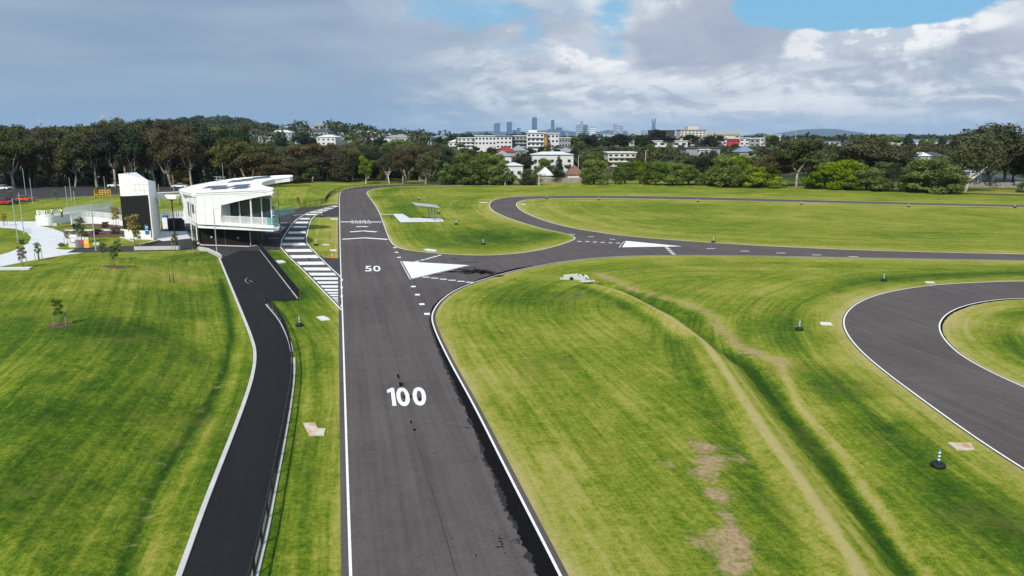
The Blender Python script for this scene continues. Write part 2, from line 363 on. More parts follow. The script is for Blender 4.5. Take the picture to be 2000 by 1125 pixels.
g2 = q.mix(q.mr(tone, -0.45, 0.30, smooth=False), g1, (0.145, 0.190, 0.013))
g3 = q.mix(q.mr(tone, 0.30, 1.0, smooth=False), g2, (0.262, 0.260, 0.042))
g3 = q.mix(q.mr(tone, 1.0, 2.0, smooth=False), g3, (0.37, 0.315, 0.125))
red = q.m('MULTIPLY', q.mr(q.noise(P, 0.16, 5, 0.7, 0.6), 0.52, 0.70), 0.4)
g3 = q.mix(red, g3, (0.175, 0.150, 0.035))
dsel = q.mr(q.m('ADD', A_dirt, q.m('MULTIPLY', q.m('SUBTRACT', q.noise(P, 0.8, 6, 0.72, 0.5), 0.5), 2.6)), 0.30, 0.90)
dcol = q.mix(q.mr(fine, 0.35, 0.65), (0.24, 0.165, 0.085), (0.38, 0.29, 0.165))
g4 = q.mix(dsel, g3, dcol)
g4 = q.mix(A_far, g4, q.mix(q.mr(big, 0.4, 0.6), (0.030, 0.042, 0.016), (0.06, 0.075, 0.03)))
q.put(b.inputs['Base Color'], g4)
bn = q.new('ShaderNodeBump'); bn.inputs['Strength'].default_value = 0.55; bn.inputs['Distance'].default_value = 0.08
q.put(bn.inputs['Height'], q.m('ADD', q.m('ADD', fine, q.m('MULTIPLY', vfine, 0.7)), q.m('MULTIPLY', mid, 1.6))); q.put(b.inputs['Normal'], bn.outputs[0])
M_GRASS = m

def asphalt(name, c0, c1, streak=1.0):
    m = bpy.data.materials.new(name); m.use_nodes = True; q = NT(m.node_tree); b = q.n['Principled BSDF']
    P = q.new('ShaderNodeNewGeometry').outputs['Position']
    rot = q.new('ShaderNodeVectorRotate', rotation_type='Z_AXIS'); q.put(rot.inputs['Vector'], P); rot.inputs['Angle'].default_value = R(-13)
    px, py, pz = q.xyz(rot.outputs[0])
    st = q.noise(q.comb(q.m('MULTIPLY', px, 1.3), q.m('MULTIPLY', py, 0.035), 0.0), 1.0, 4, 0.6, 0.2)
    bg_ = q.noise(P, 0.10, 4, 0.6, 0.4); mid = q.noise(P, 1.1, 5, 0.65); fn = q.noise(P, 14, 4, 0.85)
    st2 = q.noise(q.comb(q.m('MULTIPLY', px, 4.0), q.m('MULTIPLY', py, 0.05), 3.0), 1.0, 3, 0.6, 0.1)
    f = q.m('ADD', q.m('MULTIPLY', st, 0.55 * streak), q.m('MULTIPLY', bg_, 0.45)); f = q.m('ADD', f, q.m('MULTIPLY', q.m('SUBTRACT', st2, 0.5), 0.35 * streak))
    f = q.m('ADD', f, q.m('MULTIPLY', q.m('SUBTRACT', mid, 0.5), 0.35)); f = q.m('ADD', f, q.m('MULTIPLY', q.m('SUBTRACT', fn, 0.5), 1.3))
    q.put(b.inputs['Base Color'], q.mix(q.mr(f, 0.25 * streak, 0.30 + 0.45 * streak, smooth=False), c0, c1))
    b.inputs['Roughness'].default_value = 0.9; b.inputs['Specular IOR Level'].default_value = 0.15
    bn = q.new('ShaderNodeBump'); bn.inputs['Strength'].default_value = 0.3; bn.inputs['Distance'].default_value = 0.02
    q.put(bn.inputs['Height'], fn); q.put(b.inputs['Normal'], bn.outputs[0])
    MATS[name] = m; return m
M_ASPH = asphalt('aged_asphalt', (0.058, 0.050, 0.049), (0.120, 0.102, 0.098))
M_ASPHD = asphalt('new_asphalt', (0.010, 0.0095, 0.012), (0.018, 0.017, 0.020), 0.6)
M_ASPHM = asphalt('forecourt_asphalt', (0.030, 0.030, 0.034), (0.060, 0.058, 0.062), 0.8)
M_WET = mat('damp_asphalt', (0.0085, 0.008, 0.0095), 0.9, 0.25, 5, spec=0.04)

# ------------------------------------------------------------------ object helpers
def tag(o, label=None, cat=None, group=None, kind=None):
    if label: o['label'] = label
    if cat: o['category'] = cat
    if group: o['group'] = group
    if kind: o['kind'] = kind
    return o
def thing(name, label, cat, loc=(0, 0, 0), rz=0.0, group=None):
    o = bpy.data.objects.new(name, None); COL.objects.link(o); o.location = loc; o.rotation_euler = (0, 0, rz); o.empty_display_size = 0.3
    return tag(o, label, cat, group)
def link(name, me, m=None, parent=None, loc=None):
    o = bpy.data.objects.new(name, me); COL.objects.link(o)
    if m is not None and not me.materials: me.materials.append(m)
    if parent: o.parent = parent
    if loc is not None: o.location = loc
    return o
def mesh(name, vs, fs, smooth=False):
    me = bpy.data.meshes.new(name); me.from_pydata([tuple(v) for v in vs], [], fs); me.update()
    if smooth: me.polygons.foreach_set('use_smooth', [True] * len(me.polygons))
    return me
class MB:
    def __init__(s): s.v = []; s.f = []
    def add(s, vs, fs):
        k = len(s.v); s.v += [tuple(v) for v in vs]; s.f += [tuple(i + k for i in f) for f in fs]; return s
    def box(s, x0, x1, y0, y1, z0, z1, M=None):
        vs = [Vector(p) for p in ((x0, y0, z0), (x1, y0, z0), (x1, y1, z0), (x0, y1, z0), (x0, y0, z1), (x1, y0, z1), (x1, y1, z1), (x0, y1, z1))]
        if M is not None: vs = [M @ v for v in vs]
        return s.add(vs, [(0, 3, 2, 1), (4, 5, 6, 7), (0, 1, 5, 4), (1, 2, 6, 5), (2, 3, 7, 6), (3, 0, 4, 7)])
    def beam(s, a, b, w, h=None, up=(0, 0, 1)):
        a, b = Vector(a), Vector(b); h = h or w; d = (b - a).normalized(); u = Vector(up)
        if abs(d.dot(u)) > 0.98: u = Vector((1, 0, 0))
        sx = d.cross(u).normalized() * w / 2; sy = sx.cross(d).normalized() * h / 2
        vs = [a - sx - sy, a + sx - sy, a + sx + sy, a - sx + sy, b - sx - sy, b + sx - sy, b + sx + sy, b - sx + sy]
        return s.add(vs, [(0, 3, 2, 1), (4, 5, 6, 7), (0, 1, 5, 4), (1, 2, 6, 5), (2, 3, 7, 6), (3, 0, 4, 7)])
    def tube(s, pts, rs, n=8, cap=True):
        pts = [Vector(p) for p in pts]; k = len(s.v); m = len(pts)
        for i, p in enumerate(pts):
            d = (pts[min(i + 1, m - 1)] - pts[max(i - 1, 0)]).normalized()
            u = Vector((1, 0, 0)) if abs(d.x) < 0.8 else Vector((0, 1, 0))
            e1 = d.cross(u).normalized(); e2 = d.cross(e1)
            r = rs[i] if hasattr(rs, '__len__') else rs
            for j in range(n):
                a = 2 * math.pi * j / n; s.v.append(tuple(p + (e1 * math.cos(a) + e2 * math.sin(a)) * r))
        for i in range(m - 1):
            for j in range(n):
                a = k + i * n + j; b_ = k + i * n + (j + 1) % n; s.f.append((a, b_, b_ + n, a + n))
        if cap: s.f.append(tuple(k + j for j in range(n))[::-1]); s.f.append(tuple(k + (m - 1) * n + j for j in range(n)))
        return s
    def prism(s, poly, z0, z1):
        """poly: xy list; z0,z1 numbers or lists"""
        n = len(poly); Z0 = z0 if hasattr(z0, '__len__') else [z0] * n; Z1 = z1 if hasattr(z1, '__len__') else [z1] * n
        k = len(s.v)
        s.v += [(p[0], p[1], Z0[i]) for i, p in enumerate(poly)] + [(p[0], p[1], Z1[i]) for i, p in enumerate(poly)]
        for tri in tessellate_polygon([[Vector((p[0], p[1], 0)) for p in poly]]):
            a, b_, c = tri
            P0, P1, P2 = (Vector((poly[i][0], poly[i][1])) for i in (a, b_, c))
            if (P1 - P0).cross(P2 - P0) < 0: a, b_, c = a, c, b_
            s.f.append((k + n + a, k + n + b_, k + n + c)); s.f.append((k + a, k + c, k + b_))
        for i in range(n): j = (i + 1) % n; s.f.append((k + i, k + j, k + n + j, k + n + i))
        return s
    def build(s, name, m=None, parent=None, smooth=False, loc=None):
        me = mesh(name, s.v, s.f, smooth)
        bm = bmesh.new(); bm.from_mesh(me); bmesh.ops.recalc_face_normals(bm, faces=bm.faces); bm.to_mesh(me); bm.free()
        return link(name, me, m, parent, loc)
def sheet(name, poly, z, m, parent=None, kind=None):
    n = len(poly); fs = []
    for a, b_, c in tessellate_polygon([[Vector((p[0], p[1], 0)) for p in poly]]):
        P0, P1, P2 = (Vector((poly[i][0], poly[i][1])) for i in (a, b_, c))
        fs.append((a, b_, c) if (P1 - P0).cross(P2 - P0) > 0 else (a, c, b_))
    o = link(name, mesh(name, [(p[0], p[1], z) for p in poly], fs), m, parent)
    return tag(o, kind=kind)
def offset(line, d):
    o = []; L = [Vector((p[0], p[1])) for p in line]
    for i, p in enumerate(L):
        t_ = (L[min(i + 1, len(L) - 1)] - L[max(i - 1, 0)]).normalized(); o.append((p.x + t_.y * d, p.y - t_.x * d))
    return o
def strip_mb(mb, line, w, z, h=0.0, off=0.0):
    a = offset(line, off - w / 2); b_ = offset(line, off + w / 2); n = len(line)
    if h == 0:
        mb.add([(p[0], p[1], z) for p in a] + [(p[0], p[1], z) for p in b_], [(i, n + i, n + i + 1, i + 1) for i in range(n - 1)])
    else:
        k = [(p[0], p[1], z) for p in a] + [(p[0], p[1], z + h) for p in a] + [(p[0], p[1], z + h) for p in b_] + [(p[0], p[1], z) for p in b_]
        fs = []
        for i in range(n - 1):
            for r_ in range(3): fs.append((r_ * n + i, (r_ + 1) * n + i, (r_ + 1) * n + i + 1, r_ * n + i + 1))
        fs += [(0, n, 2 * n, 3 * n), (n - 1, 4 * n - 1, 3 * n - 1, 2 * n - 1)]
        mb.add(k, fs)
    return mb
def strip(name, line, w, z, m, parent=None, kind=None, h=0.0, off=0.0):
    o = strip_mb(MB(), line, w, z, h, off).build(name, m, parent)
    # keep flat sheets facing up
    if h == 0:
        if o.data.polygons and o.data.polygons[0].normal.z < 0: o.data.flip_normals()
    return tag(o, kind=kind)
def clip_line(l, a, b): return l[int(a * (len(l) - 1)):int(b * (len(l) - 1)) + 1]
def copy_tree(o, parent=None):
    c = o.copy(); COL.objects.link(c); c.parent = parent
    for ch in list(o.children): copy_tree(ch, c)
    return c

# ------------------------------------------------------------------ ground sheet
def make_ground():
    rr = np.concatenate([np.linspace(6, 20, 10, endpoint=False), np.geomspace(20, 300, 380, endpoint=False), np.geomspace(300, 40000, 90)])
    th = np.concatenate([np.linspace(-180, -45, 40, endpoint=False), np.linspace(-45, 45, 620, endpoint=False), np.linspace(45, 180, 40)])
    th = R(90) - np.radians(th)
    Rg, Tg = np.meshgrid(rr, th, indexing='ij')
    x = (Rg * np.cos(Tg)).ravel(); y = (Rg * np.sin(Tg)).ravel(); z = hgt(x, y)
    nr, nt = len(rr), len(th)
    i, j = np.meshgrid(np.arange(nr - 1), np.arange(nt - 1), indexing='ij'); a = (i * nt + j).ravel()
    fs = np.stack([a, a + 1, a + nt + 1, a + nt], 1)
    me = bpy.data.meshes.new('ground')
    k = len(x); x = np.append(x, 0); y = np.append(y, 0); z = np.append(z, 0)
    fan = np.array([(k, q_ + 1, q_, q_) for q_ in range(nt - 1)])
    me.vertices.add(len(x)); me.vertices.foreach_set('co', np.stack([x, y, z], 1).ravel())
    nf = len(fs); loops = np.concatenate([fs.ravel(), fan[:, :3].ravel()])
    me.loops.add(len(loops)); me.loops.foreach_set('vertex_index', loops)
    me.polygons.add(nf + len(fan)); st = np.concatenate([np.arange(nf) * 4, nf * 4 + np.arange(len(fan)) * 3])
    me.polygons.foreach_set('loop_start', st); me.polygons.foreach_set('loop_total', np.concatenate([np.full(nf, 4), np.full(len(fan), 3)]))
    me.update(calc_edges=True); me.validate()
    me.polygons.foreach_set('use_smooth', [True] * len(me.polygons))
    near = np.hypot(x, y) < 320
    xs, ys = x[near], y[near]
    def full(v, d=0.0):
        o = np.full(x.shape, d); o[near] = v; return o
    dM = np.minimum.reduce([dpoly(xs, ys, l) for l in (MAIN_L, MAIN_R_LOW, INF_A, INF_B)])
    dLo = np.minimum(dpoly(xs, ys, LOOP_O), dpoly(xs, ys, LOOP_I))
    dP = dpoly(xs, ys, PATH_L)
    ins = inside(xs, ys, MOUND)
    left = ins | (dP < 8)
    mow = np.where(left & (xs < 0), dP, np.minimum(dM, dLo * 1.0))
    dD = dpoly(xs, ys, DITCH); dT = dpoly(xs, ys, TANST); dT2 = dpoly(xs, ys, TAN2); dT3 = dpoly(xs, ys, TAN3)
    dry = 0.95 * np.exp(-(np.minimum(dM, dLo) / 0.9) ** 2) + 0.55 * np.exp(-(np.minimum(dM, dLo) / 3) ** 2)
    dry += 3.0 * np.exp(-(dT / 0.30) ** 2) + 1.6 * np.exp(-((dT3) / 0.30) ** 2) + 0.6 * np.exp(-(dT3 / 1.8) ** 2) + 1.0 * np.exp(-(dT2 / 1.0) ** 2)
    dry += 0.8 * np.exp(-((dpoly(xs, ys, offset(SWALE, -0.9))) / 0.28) ** 2)
    dry += 0.30 * ins + 0.25 * np.exp(-(dP / 1.2) ** 2)
    dry += 0.75 * np.exp(-((dM - 7.5) / 1.5) ** 2) * (ys > 115) * (xs > 0)
    lush = 1.4 * np.exp(-(dD / 0.55) ** 2) + 1.3 * np.exp(-(dpoly(xs, ys, SWALE) / 0.30) ** 2)
    lush += 0.9 * np.exp(-((dLo - 4.5) / 1.8) ** 2) * (ys < 110)
    dTl = dpoly(xs, ys, offset(TANST, 2.2)) ; dTr = dpoly(xs, ys, offset(TANST, -2.2))
    lx = np.minimum(dTl, dTr)
    lush += 0.75 * np.exp(-(lx / 0.9) ** 2)
    dry += 0.8 * np.exp(-((dpoly(xs, ys, offset(TANST, 0.9))) / 0.5) ** 2) + 0.8 * np.exp(-((dpoly(xs, ys, offset(TANST, -0.9))) / 0.5) ** 2) * (dD < dT + 2)
    infl = inside(xs, ys, [(p[0], p[1]) for p in INF_A]) & (ys < 175) & (ys > 90)
    def lb(px, py, rx, ry, a=1.0):
        g = G(px, py); return a * np.exp(-((xs - g.x) / rx) ** 2 - ((ys - g.y) / ry) ** 2)
    lush += lb(940, 470, 12, 9, .7) + lb(780, 400, 6, 20, .6) + lb(790, 450, 5, 12, .5) + lb(1060, 460, 6, 5, .5) + lb(1040, 590, 5, 6, 0.8) + lb(1000, 570, 5, 5, .5)
    lush += lb(120, 700, 7, 6, .55) + lb(30, 1000, 4, 4, .4) + lb(440, 560, 2.5, 8, .7) + lb(1850, 1000, 3, 3, .6) + lb(620, 560, 3, 10, .5) + lb(1900, 720, 4, 3, .3)
    lush += lb(735, 385, 3, 22, .9) + lb(760, 372, 8, 8, .7) + lb(790, 366, 14, 5, .4) + lb(950, 460, 14, 8, .4) + lb(780, 425, 5, 14, .6)
    lush += lb(1600, 460, 40, 5, .1) + lb(1080, 395, 8, 6, .4)
    dry += lb(330, 545, 7, 4, .5) + lb(190, 720, 2.5, 2.5, .7) + lb(420, 640, 2, 8, .4) + lb(60, 620, 6, 5, .35) + lb(200, 930, 1.5, 2.5, .6) + lb(1650, 800, 2.5, 2, .5) + lb(1250, 760, 2.5, 5, .25) + lb(1560, 700, 2.5, 2.5, .5)
    lush += lb(250, 690, 4, 5, .7) + lb(350, 800, 2.5, 3, .5) + lb(100, 860, 3, 2.5, .5) + lb(150, 560, 5, 3, .4) + lb(1600, 760, 2.5, 3, .5)
    dry += lb(1600, 425, 60, 8, .22) + lb(2000, 640, 5, 4, 0.9) + lb(300, 560, 9, 6, .4) + lb(120, 560, 8, 6, .3) + lb(560, 385, 10, 10, .15)
    dirt = 0.62 * np.exp(-(dT2 / 0.9) ** 2) + 0.25 * np.exp(-(dT / 0.35) ** 2) + 0.18 * np.exp(-(dT3 / 0.5) ** 2)
    for a_ in ((1420, 900, 1.4, .5, .4), (1410, 960, .9, .8, .45), (1370, 880, .5, 1.5, .4), (1440, 1110, .5, 1.0, .6), (1400, 1050, .7, .6, .6), (1300, 905, .8, .5, .35), (1280, 720, 1.0, 1.2, .28), (1400, 880, .9, 1.2, .5), (1380, 920, .9, .7, .5), (1410, 990, .5, 2.2, .55), (1440, 1060, .4, 1.2, .6), (1390, 820, .9, 1.0, .38), (1130, 575, 1.0, .6, .5), (1420, 1100, .35, .8, .65), (1300, 850, .8, 1.0, .3), (1260, 640, 1.5, 1.0, .33), (1350, 1060, .5, 1.0, .35), (1000, 645, 1.0, 1.0, .25)):
        dirt += lb(a_[0], a_[1], a_[2] * 1.25, a_[3] * 1.2, a_[4] * 1.05)
    dirt += 0.22 * np.exp(-((dpoly(xs, ys, SWALE) - 0.2) / 0.3) ** 2) * (ys < 50)
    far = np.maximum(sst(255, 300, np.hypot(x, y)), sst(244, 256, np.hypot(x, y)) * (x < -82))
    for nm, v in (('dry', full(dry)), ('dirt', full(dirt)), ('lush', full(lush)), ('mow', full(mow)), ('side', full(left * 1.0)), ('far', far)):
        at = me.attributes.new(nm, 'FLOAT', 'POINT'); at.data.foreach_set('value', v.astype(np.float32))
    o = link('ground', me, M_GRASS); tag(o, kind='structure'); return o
make_ground()

# ------------------------------------------------------------------ track
Z1, Z2, Z3, Z4 = 0.020, 0.024, 0.028, 0.032
main_poly = MAIN_L + INF_A[:0]
ka = min(range(len(INF_A)), key=lambda i: (Vector((INF_A[i][0], INF_A[i][1])) - Vector(gl([(772, 482)])[0])).length)
kb = min(range(len(MAIN_R_LOW)), key=lambda i: (Vector((MAIN_R_LOW[i][0], MAIN_R_LOW[i][1])) - Vector(gl([(842, 620)])[0])).length)
track = sheet('asphalt_track', list(MAIN_L) + list(INF_A[:ka + 1]) + list(reversed(MAIN_R_LOW[:kb + 1])), Z1, M_ASPH, kind='structure')
sheet('asphalt_surface', list(MAIN_R_LOW[kb:]) + list(reversed(INF_B))[:0] + list(reversed(INF_B))[::1] + list(reversed(INF_A[ka:])), Z1, M_ASPH, track)
loop = sheet('asphalt_loop', list(LOOP_O) + list(reversed(LOOP_I)), Z1, M_ASPH, kind='structure')
LW = 0.115
for l, a, b_, off in ((MAIN_L, 0, 1, -0.22), (MAIN_R_LOW, 0, 1, 0.16), (INF_A, 0, 1, 0.14), (INF_B, 0, 1, 0.14)):
    strip('edge_line', clip_line(l, a, b_), LW, Z3, M_PAINT, track, off=0)
for l in (LOOP_O, LOOP_I): strip('edge_line', l, LW, Z3, M_PAINT, loop)
# asphalt shoulder outside the painted edge line
for l, o_ in ((MAIN_L, -0.16), (MAIN_R_LOW, 0.12), (INF_A, 0.0), (INF_B, 0.0)):
    if o_: strip('shoulder', l, 0.36, Z1 - 0.003, M_ASPH, track, off=o_)
for l in (LOOP_O, LOOP_I): strip('shoulder', l, 0.30, Z1 - 0.003, M_ASPH, loop)
# paving joint down the straight
SEAM = chaikin(gl([(735, 500), (740, 560), (755, 640), (790, 760), (810, 850), (850, 980), (892, 1125), (940, 1290)]), 1)
M_SEAM = mat('joint_seal', (0.036, 0.034, 0.036), 0.8, 0.3, 1.5)
strip('paving_joint', SEAM, 0.035, Z2, M_SEAM, track)
# damp strip along the right edge with a ragged rim
def ragged(name, line, wfun, z, m, parent, step=0.10, side=1.0):
    L = [Vector((p[0], p[1])) for p in line]; pts = []; acc = 0
    for a, b_ in zip(L[:-1], L[1:]):
        d = (b_ - a).length; n = max(1, int(d / step))
        for i in range(n): pts.append(a.lerp(b_, i / n))
    inner = []; n = len(pts); wv = 0
    for i, p in enumerate(pts):
        t_ = (pts[min(i + 1, n - 1)] - pts[max(i - 1, 0)]).normalized(); wv = 0.75 * wv + 0.25 * random.uniform(-1, 1)
        s_ = i / (n - 1); wd = max(0.0, wfun(s_)) * (1 + 0.45 * wv) + random.uniform(0, 0.045) * min(1, wfun(s_) * 4)
        inner.append((p.x - t_.y * side * wd, p.y + t_.x * side * wd))
    vs = [(p.x, p.y, z) for p in pts] + [(p[0], p[1], z) for p in inner]
    o = link(name, mesh(name, vs, [(i, i + 1, n + i + 1, n + i) for i in range(n - 1)]), m, parent); return o
def gint(xs_, ys_):
    return lambda s_: float(np.interp(s_, xs_, ys_))
lowr = MAIN_R_LOW[:kb + 1]
M_RIM = mat('drying_asphalt', (.036, .032, .032), .9, .3, 6, spec=.1)
ragged('drying_rim', offset(lowr, -0.07), gint([0, .25, .5, .62, .74, .85, 1], [.86, .80, .66, .54, .40, .30, .18]), Z2 - .002, M_RIM, track)
ragged('damp_strip', offset(lowr, -0.07), gint([0, .25, .5, .62, .74, .85, 1], [.72, .66, .50, .38, .26, .16, .07]), Z2, M_WET, track)
nb = kb + int((len(MAIN_R_LOW) - kb) * 0.50)
ragged('damp_strip', offset(MAIN_R_LOW[kb:nb], -0.07), gint([0, .12, .3, .5, .62, .75, .86, 1], [.06, .25, .10, .35, .55, .9, .2, 0.0]), Z2, M_WET, track)
def puddle(px, py, lx, ly, ang=0.0, n=26, j=.4):
    c = G(px, py); vs = [(c.x, c.y, Z2)]
    for i in range(n):
        a = 2 * math.pi * i / n; r_ = 1 + random.uniform(-j, j)
        x, y = math.cos(a) * lx * r_, math.sin(a) * ly * r_
        vs.append((c.x + x * math.cos(ang) - y * math.sin(ang), c.y + x * math.sin(ang) + y * math.cos(ang), Z2))
    link('damp_patch', mesh('damp_patch', vs, [(0, 1 + i, 1 + (i + 1) % n) for i in range(n)]), M_WET, track)
for a_ in ((930, 530, 1.5, 1.4, .7, 34, .7), (915, 534, 1.0, .5, .2, 26, .6), (900, 523, 1.6, .35, .1, 26, .7), (880, 531, 1.7, .35, .0, 26, .7), (886, 506, .9, .22, 0.), (920, 513, 1.2, .2, .2), (853, 537, .8, .25, .1),
           (905, 527, 1.0, .5, -.2, 26, .8), (955, 533, 1.2, .8, .3, 30, .7), (793, 523, .25, .7, .2), (968, 540, 1.0, .5, .4),
           (778, 735, .09, .55, .25), (783, 752, .13, .5, .25), (797, 775, .35, .3, .2), (822, 780, .14, .25, .2), (803, 825, .06, .25, .25), (810, 840, .09, .16, .25),
           (912, 836, .28, .05, -.3), (848, 886, .12, .025, 0.), (846, 964, .09, .02, 0), (884, 1052, .07, .03, .5), (930, 1086, .03, .1, .3)):
    puddle(*a_)
for cx, cy, n_, sx_, sy_ in ((977, 1060, 34, 9, 22), (1010, 1058, 20, 16, 8), (925, 895, 10, 16, 7), (972, 964, 8, 7, 6)):
    mb = MB()
    for _ in range(n_):
        g = G(cx + random.gauss(0, sx_ * .55), cy + random.gauss(0, sy_ * .55)); r_ = random.uniform(.012, .05)
        k = 7; mb.add([(g.x + math.cos(6.28 * i / k) * r_ * random.uniform(.5, 1.6), g.y + math.sin(6.28 * i / k) * r_ * random.uniform(.5, 1.3), Z2) for i in range(k)], [tuple(range(k))])
    link('damp_spots', mesh('damp_spots', mb.v, mb.f), M_WET, track)['kind'] = 'stuff'
# tyre scuffs
M_SCUFF = mat('tyre_scuff', (0.115, 0.107, 0.107), 0.85, 0.3, 3)
for a_, b_ in (((685, 884), (800, 880)), ((700, 886), (905, 868)), ((780, 862), (905, 856)), ((686, 890), (760, 882))):
    p0, p1 = G(*a_), G(*b_); strip('tyre_scuff', [(p0.x, p0.y), ((p0.x + p1.x) / 2, (p0.y + p1.y) / 2 + .03), (p1.x, p1.y)], 0.022, Z2 - .002, M_SCUFF, track)
# damp rim inside the loop's inner kerb
kk = [i for i, p in enumerate(LOOP_I) if p[1] < 95 and p[1] > 50]
ragged('damp_strip', offset(LOOP_I[kk[0]:kk[-1]], -0.06), gint([0, .2, .45, .6, .8, 1], [.0, .12, .28, .3, .12, 0]), Z2, M_WET, loop, side=1.0)

# ---- painted markings
def quadsheet(name, pts, z, m, parent): return sheet(name, gl(pts), z, m, parent)
def mark(name, pxs, w_, parent=track, z=Z3):
    return strip(name, gl(pxs), w_, z, M_PAINT, parent)
mark('finish_line', [(665, 433.5), (745, 433.8)], 1.0)
mark('chevron', [(669, 467.6), (712, 464.8), (757, 467.9)], 0.9)
mark('chevron', [(684, 453.2), (710, 451.2), (735, 453.2)], 1.0)
mark('chevron', [(696, 443.1), (707, 442.6), (718, 443.2)], 1.0)
def dash(px, py, lx, ly, ang=0.0, parent=track):
    c = G(px, py); ca, sa = math.cos(ang), math.sin(ang)
    vs = [(c.x + x * ca - y * sa, c.y + x * sa + y * ca, Z3) for x, y in ((-lx / 2, -ly / 2), (lx / 2, -ly / 2), (lx / 2, ly / 2), (-lx / 2, ly / 2))]
    link('dash', mesh('dash', vs, [(0, 1, 2, 3)]), M_PAINT, parent)
for x_, y_ in ((771, 484), (774.5, 493), (779.5, 503), (807.3, 560), (815.4, 576), (824, 594.5), (834, 613.5)): dash(x_, y_, .5, .75, R(12))
for x_, y_ in ((815, 510.6), (826, 508), (835, 505.8), (842.5, 503.5), (850, 501.3), (858, 499)): dash(x_, y_, .60, .55, R(40))
for x_, y_ in ((832, 541.8), (849, 543.7), (866, 545.7), (883, 547.7), (900.5, 549.8), (918, 551.8)): dash(x_, y_, .85, .42, R(-8))
for x_, y_ in ((1131.5, 471.8), (1147, 472.3), (1162, 473), (1177, 473.7), (1192.5, 474.5), (1207, 475)): dash(x_, y_, .62, .5)
for x_, y_ in ((1118, 458), (1154, 462.7), (1196, 467.8)): dash(x_, y_, .9, .35, R(-15))
for x_, y_ in ((1302, 483), (1305, 486), (1308, 489.3), (1311, 492.8), (1315, 496.3)): dash(x_, y_, .55, .75, R(15))
for x_, y_ in ((1388, 485.7), (1455, 490.8), (1525, 494.5), (1595, 498.3), (1667, 501.6)): dash(x_, y_, 1.25, .30, R(-4))
quadsheet('traffic_island', [(785.5, 510.5), (915, 518.3), (804, 544.2)], Z3, M_PAINT, track)
mark('island_line', [(782, 510), (801, 545.5)], 0.10)
mark('island_line', [(801, 545.8), (918, 518.6)], 0.10)
quadsheet('traffic_island', [(1222.5, 471), (1226, 471), (1333, 481.4), (1215, 483.2)], Z3, M_PAINT, track)
mark('island_line', [(1219.5, 471.5), (1214, 477), (1209.5, 483.8)], 0.10)

def ground_text(txt, quad, wt, parent, sp=1.05, cont=True, mw=None):
    """lettering painted on the ground; quad = picture corners bottom-left, bottom-right, top-right, top-left"""
    cu = bpy.data.curves.new('lettering', 'FONT'); cu.body = txt; cu.offset = wt; cu.space_character = sp; cu.resolution_u = 6
    o = bpy.data.objects.new('lettering', cu); COL.objects.link(o); dg = bpy.context.evaluated_depsgraph_get(); dg.update()
    me = bpy.data.meshes.new_from_object(o.evaluated_get(dg)); bpy.data.objects.remove(o); me.name = 'lettering'
    xs = [v.co.x for v in me.vertices]; ys = [v.co.y for v in me.vertices]; x0, x1, y0, y1 = min(xs), max(xs), min(ys), max(ys)
    Q = gp(quad)
    for v in me.vertices:
        u = (v.co.x - x0) / (x1 - x0); t_ = (v.co.y - y0) / (y1 - y0)
        p = (Q[0] * (1 - u) + Q[1] * u) * (1 - t_) + (Q[3] * (1 - u) + Q[2] * u) * t_
        v.co = (p.x, p.y, Z3)
    me.materials.clear(); o = link('lettering', me, M_PAINT, parent)
    if me.polygons and me.polygons[0].normal.z < 0: me.flip_normals()
    return o
link('lettering', mesh('lettering', [(*v, Z3) for v in gl([(766.5, 793.5), (774.5, 793.5), (769.5, 758.2), (764.5, 758.2), (755.5, 762.5), (756.6, 768.5), (763.3, 765.8)])], [(0, 1, 2, 3, 6), (3, 4, 5, 6)]), M_PAINT, track)
ground_text('0', [(777, 794), (803, 794), (797, 757.8), (772, 757.8)], 0.028, track)
ground_text('0', [(807.5, 793), (834, 793), (830, 757), (804.5, 757)], 0.028, track)
ground_text('5', [(713, 530.5), (726.5, 530.5), (725.5, 519.7), (713, 519.7)], 0.012, track)
ground_text('0', [(729, 530.5), (743.5, 530.5), (742.5, 519.5), (729, 519.5)], 0.012, track)
ground_text('START', [(686.5, 432.7), (724, 432.7), (723, 430.2), (686, 430.2)], 0.0, track, 1.3)
ground_text('FINISH', [(687.5, 437.2), (724.5, 437.2), (724, 434.9), (687, 434.9)], 0.0, track, 1.3)

# ---- service path, forecourt, entry lane
path = sheet('service_path', list(PATH_L) + list(reversed(PATH_R)) , Z1, M_ASPHD, kind='structure')
fore = sheet('forecourt', FORE, Z1 - .004, M_ASPHM, kind='structure')
sheet('pocket_surface', gl([(430, 505.5), (521, 589.5), (583, 586), (508, 490), (470, 489)]), Z2 - .002, M_ASPHD, path)
kerb = strip('path_kerb', PATH_L, 0.22, 0, M_CONC, None, h=0.09, off=-0.10); tag(kerb, kind='structure')
k2 = chaikin(gl([(521, 596), (545, 623), (558, 648), (566, 668), (570, 687)]), 2)
strip('kerb', k2, 0.22, 0.0, M_CONC, kerb, h=0.12, off=0.0)
k3 = chaikin(gl([(462, 1280), (498, 1125), (519, 1040), (536, 950), (552, 870), (566, 790), (573, 735), (573, 700)]), 2)
strip('kerb', k3, 0.28, 0.0, M_CONC, kerb, h=0.09)
strip('kerb', gl([(584, 586), (509, 489)]), 0.20, 0.0, M_CONC, kerb, h=0.14)
strip('kerb', gl([(388, 488), (405, 491), (425, 500), (431, 505)]), 0.35, 0.0, M_CONC, kerb, h=0.45)
strip('kerb', gl([(263, 488.5), (330, 487.5), (352, 487.5)]), 0.35, 0.0, M_CONC, kerb, h=0.5)
strip('kerb', gl([(375, 466), (384, 473), (394, 479), (487, 482), (502, 480)]), 0.30, 0.0, M_CONC, kerb, h=0.12)
